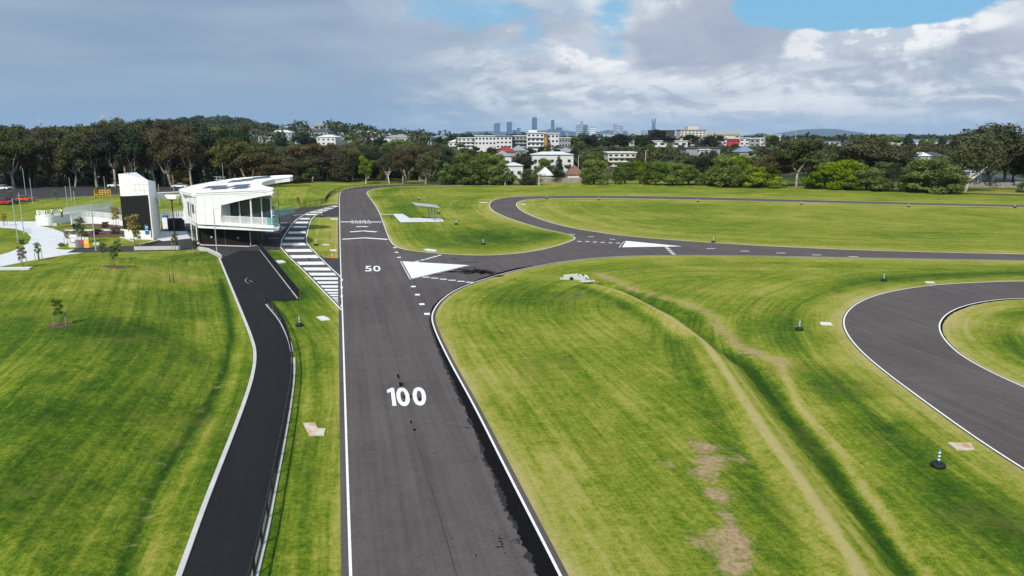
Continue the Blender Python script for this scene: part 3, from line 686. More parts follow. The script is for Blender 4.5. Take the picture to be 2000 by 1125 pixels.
# faded scribble of survey paint on the path
for a_ in (((480, 551), (479, 546), (484, 543)), ((481, 552), (487, 554)), ((487, 548), (493, 551))): strip('survey_mark', gl(a_), .05, Z3, M_CONC, path)

ln = list(LANE_L) + list(LANE_R)
lane = sheet('entry_lane', ln, Z2 + .002, M_ASPH, kind='structure')
sheet('lane_infill', gl([(632, 503.2), (664.6, 505.2), (668, 545), (664, 541), (638, 516), (612, 490)]), Z1, M_ASPHM, lane)
sheet('lane_infill', gl([(664, 400.6), (664, 423.4), (608, 424.4), (616, 419), (645, 409)]), Z1 , M_ASPHM, lane)
strip('edge_line', chaikin(LANE_L, 1), 0.13, Z3 + .002, M_PAINT, lane, off=-.05)
strip('edge_line', chaikin(LANE_R, 1), 0.13, Z3 + .002, M_PAINT, lane, off=.05)
def xat(line, y, px=True):
    for a, b_ in zip(line[:-1], line[1:]):
        if (a[1] - y) * (b_[1] - y) <= 0 and a[1] != b_[1]: return a[0] + (b_[0] - a[0]) * (y - a[1]) / (b_[1] - a[1])
    return None
LLp = [(667, 604), (655, 592), (640, 577), (600, 535), (560, 497), (545, 478), (568, 441), (578, 430), (600, 416), (640, 405), (662, 399)]
LRp = [(663, 402.5), (645, 409), (620, 419), (608, 428), (603, 445), (597, 473), (612, 489), (640, 517), (664, 541), (664.5, 612)]
for y_, h_ in ((403.2, 1.4), (407, 1.6), (410.6, 1.8), (414.5, 2), (419, 2.3), (427.5, 2.6), (434.8, 3.2), (443.3, 3.5), (454.5, 4), (465.6, 4.2), (477, 5), (489.3, 5.5), (501.3, 6), (514.2, 6), (525.7, 5.6), (535.8, 5.2), (544.5, 4.6), (552.3, 4.4), (560, 4.2), (566.8, 3.7), (572.5, 3), (577.5, 2.8), (582.5, 2.6), (586.8, 2.2), (590.6, 2), (594, 2)):
    a_, b_ = [], []
    o_ = []
    for yy in (y_ + h_ / 2, y_ - h_ / 2):
        xa = xat(LLp, yy); xb = xat(LRp, yy)
        m_ = 4 if y_ > 425 else 2
        if xb is None or xa is None: continue
        if y_ < 430: xb = min(xb, 662)
        o_.append((xa + m_, xb - m_, yy))
    if len(o_) == 2:
        tilt = 1.5 if 470 < y_ < 520 else 0
        quadsheet('zebra_bar', [(o_[0][0], o_[0][2] + tilt * .3), (o_[0][1], o_[0][2]), (o_[1][1], o_[1][2]), (o_[1][0], o_[1][2] + tilt * .3)], Z3, M_PAINT, lane)
for y_ in (547, 562, 579, 598): quadsheet('dash', [(665.5, y_ + 2.2), (669.5, y_ + 2.2), (669.3, y_ - 2.2), (665.3, y_ - 2.2)], Z4, M_PAINT, lane)
quadsheet('lane_arrow', [(601, 508), (611, 510.5), (607, 505.5), (602, 503.5)], Z4, M_ASPHM, lane)
# painted dashes on the forecourt under the wing
for a_ in (((545, 436), (562, 435)), ((572, 421), (590, 419)), ((525, 466), (545, 465))): strip('bay_line', gl(a_), .3, Z2, M_PALEC, fore)
sheet('paved_apron', gl([(498, 441), (546, 441), (560, 443), (545, 456), (500, 456)]), Z2 - .003, mat('tan_paving', (.30, .27, .23), .9, .15), fore)
sheet('paved_apron', gl([(300, 452), (372, 452), (372, 466), (318, 471), (300, 466)]), Z2 - .003, M_PALEC, fore)

# ---- small concrete pads and drain covers
pads = [((592, 828), (616, 827), (620, 838), (636, 839), (633, 851), (603, 852)), ((618, 620), (632, 618), (641, 622), (645, 625), (628, 627)), ((537, 510), (552, 509), (559, 513), (545, 515)),
        ((1851, 866), (1896, 867), (1903, 879), (1868, 880)), ((1601, 630), (1622, 631), (1626, 635.5), (1603, 635)), ((1806, 550.5), (1822, 551), (1826, 553.5), (1808, 553)), ((826, 487), (838, 486.5), (854, 489), (852, 491.5), (834, 490.5)),
        ((645, 488), (657, 488), (657, 490.5), (645, 490.5)), ((630, 477.5), (643, 477.5), (643, 479), (630, 479)), ((646, 427), (660, 427.5), (660, 429), (646, 429)), ((936, 395.3), (950, 395.3), (952, 396.3), (937, 396.3)), ((1017, 399), (1026, 398.7), (1027, 399.7), (1018, 400))]
plabels = ['stepped rust-stained concrete pad in the grass beside the big 100 marking', 'broken pale slabs in the verge below the end of the striped lane', 'small zigzag concrete slab in the grass beside the railed kerb', 'square concrete drain pad in the grass near the blue banded post',
           'pale rectangular pit cover near the outer bend of the loop', 'thin pit cover at the top of the outer loop bend', 'concrete drain slab at the near rim of the infield', 'pit cover beside the straight on the small grass island, lower one', 'middle pale pit cover on the small grass island',
           'upper pit cover on the small grass island near the lane', 'pale drain cover outside the far hairpin', 'pale drain cover just inside the far hairpin']
M_PAD = mat('stained_concrete', (0.55, 0.53, 0.48), 0.9, 0.3, 1.2, col2=(0.44, 0.24, 0.12))
for i, (pp, lb_) in enumerate(zip(pads, plabels)):
    c = GT(*pp[0]); q_ = [GT(*p) for p in pp]; o = MB().prism([(p.x, p.y) for p in q_], [p.z - .1 for p in q_], [p.z + .07 for p in q_]).build('drain_cover', M_PAD if i in (0, 3) else M_PALEC)
    tag(o, lb_, 'drain cover', 'concrete pit covers set in the grass')
# puddle in the grass
c = [GT(*p) for p in ((1118, 578), (1124, 573), (1137, 571), (1133, 576), (1122, 580))]
tag(link('mud_puddle', mesh('mud_puddle', [(p.x, p.y, p.z + .02) for p in c], [(0, 1, 2, 3, 4)][::1]), mat('mud', (.07, .065, .055), .5, .3, 2)), kind='structure')
# worn holes / dry scars are in the ground material; culvert headwall with riprap
cv = thing('culvert', 'pale concrete culvert headwall with a round pipe at the ditch head', 'culvert', tuple(GT(1116, 546)))
cv.scale = (.8, .8, .72)
b_ = MB(); b_.prism([(-1.15, -.15), (.9, -.15), (.9, .15), (-1.15, .15)], [-.3] * 4, [.75, .95, .95, .75]); b_.box(.9, 2.0, -.12, .12, -.4, .42); b_.box(-1.6, -1.15, -.12, .12, -.3, .3); b_.build('headwall', M_CONC, cv)
MB().tube([(.0, -.35, .18), (.0, -.14, .18)], [.27, .27], 14).build('pipe_mouth', M_RUB, cv)
mb = MB()
for i in range(60):
    x, y = random.uniform(.2, 3.2), random.uniform(-1.1, .1); s_ = random.uniform(.08, .17)
    mb.tube([(x, y, -.25), (x, y, -.2 + s_ * .5), (x + .03, y, -.2 + s_ * .95)], [s_ * .8, s_, s_ * .45], 6)
tag(mb.build('riprap', M_CONC, cv), kind='stuff')
# one larger boulder set, countable stones on the far bank
for i in range(9):
    g = GT(1124 + i * 3.1, 539 + (i % 3) * 2.2); s_ = random.uniform(.10, .19)
    mb = MB().tube([(0, 0, -.1), (0, 0, s_ * .5), (.05, 0, s_)], [s_, s_ * 1.1, s_ * .5], 7)
    tag(mb.build('rock', M_PALEC, None, loc=g), 'pale broken rock in the pile beside the culvert headwall', 'rock', 'pale rocks beside the culvert')

# ------------------------------------------------------------------ clubhouse
def plane_pt(px, py, A, B):
    """ray against the vertical plane through A and B (xy)"""
    a = ray(px, py); n = Vector((B[1] - A[1], -(B[0] - A[0])))
    k = (n.x * A[0] + n.y * A[1]) / (n.x * a.x + n.y * a.y)
    return Vector((a.x * k, a.y * k, H + a.z * k))
club = thing('clubhouse', 'white wedge-shaped two-storey clubhouse with sweeping roof wing and black ground floor', 'building', (G(440, 479).x, G(440, 479).y, 0))
def W(o):            # world-space verts into the thing's space
    o.location = (-club.location.x, -club.location.y, 0); return o
RA = PY(382, 380, 110); RB_ = PY(520, 374.5, 105.5)
RT = PY(572, 346, 123)
def roofpt(px, py):
    n = (RB_ - RA).cross(RT - RA).normalized(); a = ray(px, py); k = n.dot(RA - Vector((0, 0, H))) / n.dot(a)
    return Vector((0, 0, H)) + a * k
ro_px = [(382, 381), (430, 379), (480, 377), (520, 375.2), (530, 373.4), (533.5, 371), (532, 368.2), (526, 366.8), (517, 365.2), (511, 362.8), (509.5, 360), (513, 356.8), (522, 354), (536, 351), (552, 348.7), (566, 347), (571.5, 345.6), (571.5, 343.9), (566, 343.2), (540, 344.2), (500, 346.2), (455, 350), (410, 357), (375, 363.5), (352, 370), (350, 373)]
ro = [roofpt(*p) for p in ro_px]
W(MB().prism([(p.x, p.y) for p in ro], [p.z - (.32 if i < 4 or i > 20 else .62) for i, p in enumerate(ro)], [p.z for p in ro]).build('roof', M_WHITE, club))
# parapet upstand round the roof
rf = [o for o in club.children if o.name.startswith('roof')][0]
mb = MB()
for a, b_ in zip(ro, ro[1:] + ro[:1]): mb.beam(a + Vector((0, 0, .06)), b_ + Vector((0, 0, .06)), .14, .13)
mb.build('parapet', M_WHITE, rf)
strip_g = MB().beam(roofpt(384, 378.2) + Vector((0, 0, .03)), roofpt(517, 372.8) + Vector((0, 0, .03)), .35, .08); strip_g.build('gutter', M_GREYM, rf)
# front fascia wall (slanted opening), side wall
FA = (ro[0].x, ro[0].y); FB = (ro[3].x, ro[3].y)
def fp(px, py): return plane_pt(px, py, FA, FB)
def wallface(name, pxs, th, m, parent, pf=fp, nrm=None):
    P_ = [pf(*p) for p in pxs]
    d = Vector((FB[0] - FA[0], FB[1] - FA[1], 0)).normalized(); n = nrm or Vector((-d.y, d.x, 0))
    k = len(P_); mb = MB(); vs = P_ + [p + n * th for p in P_]
    o = []
    for tri in tessellate_polygon([[Vector((p[0], -p[1], 0)) for p in pxs]]): o += [tuple(tri), tuple(k + i for i in tri)]
    for i in range(k): j = (i + 1) % k; o.append((i, j, k + j, k + i))
    return W(mb.add(vs, o).build(name, m, parent))
wallface('wall', [(383, 382), (520, 376.3), (531, 373.6), (533, 377), (531, 380.3), (505, 384.5), (470, 391.8), (431.5, 401), (431.5, 434.3), (534, 441.2), (535, 444), (532.5, 445.8), (510, 445.5), (460, 441.8), (385, 438)], .30, M_WHITE, club)
SA = FA; SBp = PY(351, 373, 121.5); SB = (SBp.x, SBp.y)
def sp(px, py): return plane_pt(px, py, SA, SB)
dS = Vector((SB[0] - SA[0], SB[1] - SA[1], 0)).normalized(); nS = Vector((dS.y, -dS.x, 0)) * 1.0
if nS.x < 0: nS = -nS
wallface('side_wall', [(382.6, 383), (352, 373), (357, 396), (362.5, 425), (385, 438)], .30, M_WHITE, club, sp, nS)
for nm, a_ in (('window', [(367, 394), (372, 396), (374, 424), (369.5, 420)]), ('window', [(375, 398.5), (381, 401), (382.5, 417), (377, 415)])):
    P_ = [sp(*p) - nS * .04 for p in a_]; k = len(P_)
    o = W(MB().add(P_ + [p + nS * .03 for p in P_], [(0, 1, 2, 3), (4, 7, 6, 5), (0, 4, 5, 1), (1, 5, 6, 2), (2, 6, 7, 3), (3, 7, 4, 0)]).build(nm, M_GLASS, club))
    mb = MB(); cyc = P_ + P_[:1]
    for a, b_ in zip(cyc[:-1], cyc[1:]): mb.beam(a - nS * .02, b_ - nS * .02, .09)
    for t_ in (.35, .68): mb.beam(P_[0].lerp(P_[3], t_) - nS * .02, P_[1].lerp(P_[2], t_) - nS * .02, .07)
    fr_ = mb.build('window_frame', M_GREYM, o)
# rainwater heads and downpipes on the side wall
for a_ in ((370, 377.5, 378, 440), (380, 380.5, 384, 446)):
    p0 = sp(a_[0], a_[1] + 2) - nS * .12; p1 = Vector((p0.x, p0.y, .1))
    mb = MB().beam(p0, p1, .11); mb.box(p0.x - .22, p0.x + .22, p0.y - .18, p0.y + .18, p0.z - .1, p0.z + .25); W(mb.build('downpipe', M_WHITE, club))
# floor slab following the upper storey outline
rB = [plane_pt(385, 438, FA, FB), plane_pt(533, 445, FA, FB)]
z2 = 2.95
base = [Vector((FA[0], FA[1], 0)), Vector((rB[1].x - .1, rB[1].y + .3, 0)), Vector((rB[1].x + .3, rB[1].y + 1.6, 0)), Vector((rB[1].x - 1.0, rB[1].y + 6.5, 0)), Vector((-41.5, 124, 0)), Vector((SB[0], SB[1] + 1, 0)), Vector((SB[0], SB[1], 0))]
dF = Vector((FB[0] - FA[0], FB[1] - FA[1], 0)).normalized(); nF = Vector((-dF.y, dF.x, 0))
slab = [p + nF * .05 if i < 2 else p for i, p in enumerate(base)]
W(MB().prism([(p.x, p.y) for p in slab], z2 - .28, z2 + .02).build('floor_slab', M_WHITE, club))
# recessed glazing of the upper floor and inner wall
g0 = plane_pt(430, 420, FA, FB) + nF * 2.0; g1 = plane_pt(512, 420, FA, FB) + nF * 2.2
mb = MB(); zt = 7.1
mb.prism([(g0.x, g0.y), (g1.x, g1.y), (g1.x - .9, g1.y + 4), (g1.x - 2.5, g1.y + 9), (g1.x - 2.6, g1.y + 9), (g1.x - 1.0, g1.y + 4), (g1.x - .1, g1.y + .1), (g0.x, g0.y + .1)], z2 + .02, zt)
W(mb.build('glazing', M_GLASS, club))
for t_, w_ in ((0.02, .35), (.26, .12), (.52, .07), (.78, .07), (1.0, .10)):
    p = g0.lerp(g1, t_) - nF * .12
    W(MB().beam((p.x, p.y, z2), (p.x, p.y, zt + .2), w_, .14).build('mullion', M_WHITE, club))
for px_ in (486.5,):
    p = plane_pt(px_, 410, FA, FB) + nF * .45
    W(MB().tube([(p.x, p.y, z2), (p.x, p.y, 8.0)], .11, 10).build('column', M_WHITE, club))
# inner side wall closing the white part of the upper floor
pi = plane_pt(431.5, 420, FA, FB)
W(MB().beam((pi.x - .05, pi.y + .1, 5.1), (g0.x - .05, g0.y + .2, 5.1), .12, 4.2).build('return_wall', M_WHITE, club))
W(MB().prism([(p.x, p.y) for p in [Vector((g1.x - 2.5, g1.y + 8.9, 0)), Vector((-43.5, 124, 0)), Vector((SB[0] + .2, SB[1] + .6, 0)), Vector((SB[0] + .3, SB[1], 0)), Vector((-43.8, 123.6, 0)), Vector((g1.x - 2.7, g1.y + 8.7, 0))]], z2, 7.6).build('rear_wall', M_WHITE, club))
# balcony rails along the front
f0 = plane_pt(433, 434, FA, FB); f1 = plane_pt(520, 441, FA, FB)
mb = MB(); N = 40; zr = z2 + 1.62
for i in range(N + 1):
    p = f0.lerp(f1, i / N) - nF * .0 + nF * .34
    mb.beam((p.x, p.y, z2), (p.x, p.y, zr), .10, .03, up=(nF.x, nF.y, 0))
a = f0 + nF * .34; b2 = f1 + nF * .34; mb.beam((a.x, a.y, zr), (b2.x, b2.y, zr), .07)
tag(W(mb.build('balustrade', M_WHITE, club)), kind='stuff')
gp_ = [f1 + nF * .3, Vector((rB[1].x - .25, rB[1].y + .5, 0)), Vector((rB[1].x + .12, rB[1].y + 1.6, 0)), Vector((rB[1].x - .2, rB[1].y + 3.2, 0)), Vector((rB[1].x - .9, rB[1].y + 5.2, 0)), Vector((rB[1].x - 1.2, rB[1].y + 6.4, 0))]
for a, b_ in zip(gp_[:-1], gp_[1:]):
    W(MB().beam((a.x, a.y, z2 + .95), (b_.x, b_.y, z2 + .95), .03, 1.45).build('glass_panel', M_GLASSG, club))
# ground floor: black slatted box with two doors
q0 = G(391, 477.5); q1 = G(489, 480.3); q2 = Vector((q1.x + .3, q1.y + 6, 0)); q3 = Vector((-46.8, 123, 0)); q4 = Vector((q0.x - 3.6, q0.y + 7.5, 0))
gr = W(MB().prism([(p.x, p.y) for p in (q0, q1, q2, q3, q4)], 0.0, z2 - .28).build('ground_floor', M_BLACKT, club))
mb = MB(); d = (q1 - q0); N = 46; nn = Vector((d.y, -d.x, 0)).normalized()
for i in range(N + 1):
    p = q0 + d * (i / N) + nn * .04; mb.beam((p.x, p.y, .06), (p.x, p.y, z2 - .3), .07, .07)
tag(mb.build('cladding_ribs', mat('rib_brown', (.022, .015, .013), .6, .3), gr), kind='stuff')
for t_ in (.25, .78):
    p = q0 + d * t_ + nn * .12; MB().box(p.x - .09, p.x + .09, p.y - .06, p.y + .02, 1.05, 1.3).build('door_lock', M_PALEC, gr)
for t_ in (.52,):
    p = q0 + d * t_ + nn * .10; MB().beam((p.x, p.y, .1), (p.x, p.y, 2.5), .05).build('door_edge', M_GREYM, gr)
for p in ((q0.x - .35, q0.y - .1), (q1.x + .1, q1.y - .1)): W(MB().beam((p[0], p[1], 0), (p[0], p[1], z2 - .1), .10).build('post', M_STEEL, club))
for px_, Y_ in ((372, 118), (378, 114.5)):
    p = PY(px_, 440, Y_); W(MB().tube([(p.x, p.y, 0), (p.x, p.y, z2 - .1)], .07, 8).build('post', M_STEEL, club))
# thin masts under the wing and the dark pier
for px_, py_, Y_, r_ in ((528.5, 360, 120.5, .045), (541.3, 358, 121.5, .055), (507, 385, 112, .05)):
    p = PY(px_, py_, Y_); W(MB().tube([(p.x, p.y, 0), (p.x, p.y, 8.3)], r_, 8).build('column', M_GREYM, club))
pp = G(542, 443); W(MB().tube([(pp.x, pp.y, 0), (pp.x, pp.y, 3.0)], .20, 12).build('pier', M_BLACK, club))
# rear viewing deck with glass rail, curving out to the right
dk = [PY(506, 418, 117), PY(524, 411, 119), PY(541, 407, 121.5), PY(560, 399, 126), PY(575, 397, 129)]
dke = [(p.x, p.y) for p in dk]; dki = offset(dke, -3.2)
if dki[2][1] < dke[2][1]: dki = offset(dke, 3.2)
W(MB().prism(dke + dki[::-1], z2 - .25, z2).build('deck', M_GREYM, club))
for l in (dke, dki):
    for a, b_ in zip(l[:-1], l[1:]):
        for j in range(3):
            c0 = Vector((*a, 0)).lerp(Vector((*b_, 0)), j / 3 + .02); c1 = Vector((*a, 0)).lerp(Vector((*b_, 0)), (j + 1) / 3 - .02)
            W(MB().beam((c0.x, c0.y, z2 + .6), (c1.x, c1.y, z2 + .6), .03, 1.15).build('glass_panel', M_GLASSG, club))
            W(MB().beam((c0.x, c0.y, z2), (c0.x, c0.y, z2 + 1.2), .05).build('rail_post', M_STEEL, club))
e_ = Vector((*dke[-1], 0)).lerp(Vector((*dki[-1], 0)), .5)
for t_ in (.15, .9):
    e_ = Vector((*dke[-1], 0)).lerp(Vector((*dki[-1], 0)), t_); W(MB().tube([(e_.x, e_.y, 0), (e_.x, e_.y, z2 - .2)], .08, 8).build('column', M_GREYM, club))
# solar panels on the roof: tilted racks
def pvrow(a, b_, n, parent, depth=1.1):
    A_, B_ = roofpt(*a), roofpt(*b_)
    for i in range(n):
        c = A_.lerp(B_, (i + .5) / n); d_ = (B_ - A_).normalized(); wd = (B_ - A_).length / n * .46
        up = Vector((0, 0, 1)); s_ = Vector((-d_.y, d_.x, 0)).normalized()
        P_ = [c - d_ * wd + up * .10, c + d_ * wd + up * .10, c + d_ * wd + s_ * depth + up * .34, c - d_ * wd + s_ * depth + up * .34]
        o = MB().add(P_ + [p - up * .05 for p in P_], [(0, 1, 2, 3), (4, 7, 6, 5), (0, 4, 5, 1), (1, 5, 6, 2), (2, 6, 7, 3), (3, 7, 4, 0)]).build('solar_panel', M_PV, parent)
pvrow((395, 368.5), (432, 366.8), 7, rf, 1.6); pvrow((410, 371), (440, 369.5), 5, rf, 1.4); pvrow((447, 366.5), (478, 364.5), 5, rf, 1.9); pvrow((452, 369.8), (478, 368.7), 4, rf, 1.5)
pvrow((443, 357.2), (470, 355.2), 5, rf, 1.9); pvrow((468, 355), (492, 352.5), 5, rf, 2.0); pvrow((491, 351), (527, 347.5), 7, rf, 1.0)
mb = MB()
for px_, py_ in ((424, 357), (430, 357), (433, 361), (440, 361), (424, 364)):
    p = roofpt(px_, py_); mb.beam(p, p + Vector((0, 0, 1.0)), .06)
a = roofpt(419, 357); b_ = roofpt(441, 358); mb.beam(a + Vector((0, 0, 1)), b_ + Vector((0, 0, 1)), .06); mb.beam(a + Vector((0, 0, .55)), b_ + Vector((0, 0, .55)), .05)
mb.build('roof_rail', M_STEEL, rf)

# ---- lift tower
tw = thing('lift_tower', 'tall white tapering lift tower with a black slatted front and slanted top', 'tower', (G(275, 468).x, G(275, 468).y, 0))
def TW(o): o.location = (-tw.location.x, -tw.location.y, 0); return o
tl = G(244, 465); tm0 = G(256, 466.6); tm = G(266, 467.3); tc_ = G(300, 468.2); tr = G(313, 457)
tb = Vector((tl.x - .2, tr.y + 1.0, 0)); poly = [tl, tm0, tm, tc_, tr, Vector((tr.x - 1.2, tr.y + .6, 0)), tb]
def zat(p, y): return H + ray(1000, y).z / ray(1000, y).y * p.y
tops = [zat(tl, 339.7), zat(tm0, 340.3), zat(tm, 342.5), zat(tc_, 352.0), zat(tr, 354.5), zat(tr, 354.5), zat(tl, 340)]
TW(MB().prism([(p.x, p.y) for p in poly], 0, tops).build('wall', M_WHITE, tw))
zb0, zb1 = zat(tl, 447), zat(tl, 382)
dv = (tc_ - tm).normalized(); nv = Vector((dv.y, -dv.x, 0))
def pf_(p, o_=.06): return p + nv * o_
fr = [pf_(tl + Vector((.02, 0, 0))), pf_(tm0), pf_(tm), pf_(tm.lerp(tc_, .92))]
pn = TW(MB().prism([(p.x, p.y) for p in fr] + [(p.x + .0, p.y + .12) for p in fr[::-1]], zb0, [zb1 - .1, zb1, zb1 + .06, zb1 + .25, zb1 + .25, zb1 + .06, zb1, zb1 - .1]).build('black_panel', M_BLACKT, tw))
mb = MB()
for a, b_, n_ in ((fr[0], fr[1], 6), (fr[1], fr[2], 6), (fr[2], fr[3], 22)):
    for i in range(n_):
        p = a.lerp(b_, i / n_) + nv * .04; mb.beam((p.x, p.y, zb0 + .02), (p.x, p.y, zb1 - .05), .05, .07)
tag(mb.build('slat_rows', mat('slat_black', (.022, .02, .02), .5, .3), pn), kind='stuff')
p = tc_ + nv * .05 - dv * .25; TW(MB().beam((p.x, p.y, .3), (p.x, p.y, zb1), .10, .10).build('corner_trim', mat('maroon', (.05, .01, .012), .6, .2), tw))
p = tm0.lerp(tm, .3); TW(MB().tube([(p.x, p.y + .5, zat(p, 341)), (p.x, p.y + .5, zat(p, 341) + .3)], [.25, .05], 8).build('roof_vent', M_STEEL, tw))
b_ = MB(); b_.box(tr.x + .2, tr.x + .3, tr.y - .5, tr.y - .4, 0, tops[3] - 2.2)
TW(b_.build('downpipe', M_STEEL, tw))
M_JOINT = mat('joint_grey', (.42, .42, .42), .8)
for t_ in (.25, .5, .75):
    p = tm.lerp(tc_, t_) + nv * .012; TW(MB().beam((p.x, p.y, zb1 + .35), (p.x, p.y, zat(p, 345) - 1.0), .03).build('panel_joint', M_JOINT, tw))
for y_ in (359, 370):
    a = tl + nv * .012; b3 = tc_ + nv * .012; m3 = tm + nv * .012; z_ = zat(tl, y_); TW(MB().beam((m3.x, m3.y, z_), (b3.x, b3.y, z_), .03).build('panel_joint', M_JOINT, tw))
for px_ in (398, 415, 431):
    a = plane_pt(px_, 383, FA, FB) - nF * .012; b3 = plane_pt(px_, 437, FA, FB) - nF * .012; o = MB().beam((a.x, a.y, a.z), (a.x, a.y, b3.z), .028).build('panel_joint', M_JOINT, club); W(o)
# sign on the tower base
sg = tm.lerp(tc_, .70) + nv * .1
M_BLUE = mat('sign_blue', (.02, .12, .50), .5, .05)
s1 = TW(MB().box(sg.x - .32, sg.x + .32, sg.y - .04, sg.y, .9, 2.35).build('wayfinding_sign', M_BLUE, tw))
MB().box(sg.x - .22, sg.x + .22, sg.y - .055, sg.y - .042, 1.75, 2.15).build('sign_face', mat('sign_lime', (.35, .5, .2), .5), s1)
MB().box(sg.x - .22, sg.x + .22, sg.y - .055, sg.y - .042, 1.42, 1.52).build('sign_stripe', M_WHITE, s1)
# bridge between tower and clubhouse
b0 = Vector((tr.x - .4, tr.y - .4, 6.25)); b1 = Vector((SB[0] + .3, SB[1] - .8, 6.35))
br = MB().beam(b0, b1, 1.8, .55).build('link_bridge', M_WHITE); tag(br, 'white covered bridge beam joining the lift tower to the clubhouse', 'bridge')
brl = Vector((SB[0] - 1.0, SB[1] - .6, 0))

# ------------------------------------------------------------------ plaza on the left
plaza = sheet('plaza', gl([(-300, 433), (74, 432.5), (76, 441), (106, 447), (110, 449), (128, 456), (150, 462), (172, 464), (172, 471), (150, 473), (130, 478), (108, 486), (128, 488), (190, 485), (262, 480), (300, 470), (318, 468), (300, 486), (190, 490), (120, 499), (45, 512), (0, 521), (-300, 570)]), Z1 - .006, M_PALEC, kind='structure')
lawn = sheet('lawn', gl([(-300, 436), (0, 444.5), (30, 447), (52, 454), (61, 464), (56, 474), (40, 484), (20, 492), (0, 498), (-300, 530)]), Z1, M_GRASS, kind='structure')
sheet('garden_bed', gl([(106, 449), (128, 441), (160, 436), (200, 434), (244, 437), (244, 447), (210, 448), (200, 446), (160, 449), (128, 449)]), Z1 + .002, M_MULCH, kind='structure')
sheet('lawn', gl([(108, 448.5), (150, 441), (180, 441), (196, 446), (160, 448.8), (120, 449)]), Z1 + .006, M_GRASS, kind='structure')
sheet('garden_bed', gl([(136, 452), (200, 450), (243, 451), (244, 462), (180, 465), (172, 463), (140, 458)]), Z1 + .002, M_MULCH, kind='structure')
sheet('path', gl([(125, 448.8), (244, 447.6), (244, 450.6), (130, 451.5)]), Z1 + .010, M_PALEC, kind='structure')
sheet('lawn', gl([(176, 466), (210, 463.5), (243, 464), (262, 472), (250, 476), (190, 483), (130, 485.5), (110, 486), (125, 477), (150, 472)]), Z1 + .002, M_GRASS, kind='structure')
kl = gl([(235, 464), (250, 468), (262, 473)]); strip('garden_edge', kl, .18, 0, M_PALEC, plaza, h=.16)
# ramp walls with white picket rails
def rampwall(name, label, pxs, h0, h1, railh=1.15, sp_=.22):
    l = chaikin(gl(pxs), 2); n = len(l); t_ = thing(name, label, 'wall', (l[0].x, l[0].y, 0))
    vs = [Vector((p.x - l[0].x, p.y - l[0].y, 0)) for p in l]; mb = MB(); mr = MB(); pl_ = offset(vs, .12); pr_ = offset(vs, -.12)
    mb.prism(pl_ + pr_[::-1], -.1, [h0 + (h1 - h0) * i / (n - 1) for i in range(n)] + [h0 + (h1 - h0) * i / (n - 1) for i in reversed(range(n))])
    mb.build('wall_panel', M_WHITE, t_)
    for i in range(n - 1):
        a, b_ = vs[i], vs[i + 1]; m_ = max(1, int((b_ - a).length / sp_)); ha, hb = h0 + (h1 - h0) * i / (n - 1), h0 + (h1 - h0) * (i + 1) / (n - 1)
        for j in range(m_):
            p = a.lerp(b_, j / m_); hh = ha + (hb - ha) * j / m_; hj = hh + railh
            mr.beam((p.x, p.y, hh - .25), (p.x, p.y, hj), .14, .03, up=(-(b_ - a).y, (b_ - a).x, 0))
        mr.beam((a.x, a.y, ha + railh), (b_.x, b_.y, hb + railh), .05)
    tag(mr.build('picket_rail', M_WHITE, t_), kind='stuff')
    return t_
rampwall('ramp_wall', 'white curved ramp wall with pickets, its blunt end facing the plaza', [(75, 440), (92, 441), (112, 439), (140, 433), (175, 427), (225, 421)], 1.55, 1.75)
rampwall('ramp_wall', 'lower white picketed ramp wall descending towards the black-fronted tower', [(140, 440), (175, 436.5), (210, 437.5), (241, 441)], 1.45, .75, 1.1)
rampwall('ramp_wall', 'farther white picketed wall seen between tower and clubhouse', [(318, 440), (340, 437), (372, 436)], 1.2, 1.2, 1.1)
ww = [p for p in gl([(74, 441), (78, 424), (110, 416), (160, 411), (230, 408)])]
strip('ramp_deck', ww, 1.2, 1.2, M_PALEC, None, kind='structure') if False else None
# grandstand-like rails between tower and clubhouse
def railset(label, a, b_, n_, h=1.0, m=M_STEEL, y0=0):
    A_, B_ = G(*a), G(*b_); t_ = thing('handrail', label, 'railing', (A_.x, A_.y, 0)); D = B_ - A_
    for k_ in range(3): MB().beam((0, 0, y0 + h * (k_ + 1) / 3), (D.x, D.y, y0 + h * (k_ + 1) / 3), .05).build('rail', m, t_)
    for i in range(n_ + 1):
        p = D * (i / n_); MB().beam((p.x, p.y, 0), (p.x, p.y, y0 + h), .06).build('post', m, t_)
    return t_
railset('long steel ramp handrail seen through the gap below the link bridge, nearest', (314, 441), (362, 440), 8, 1.1)
railset('middle steel handrail in the gap between tower and clubhouse', (314, 431), (360, 430), 8, 1.2)
railset('farthest steel handrail in the gap between tower and clubhouse', (315, 421), (358, 420), 8, 1.2)
lp = G(314, 446); MB_ = MB().box(0, 3.6, 0, .3, .1, 1.2).build('ramp_side', M_GREYM, None, loc=(lp.x, lp.y, 0)); tag(MB_, 'low grey ramp side wall below the handrails beside the tower', 'wall')
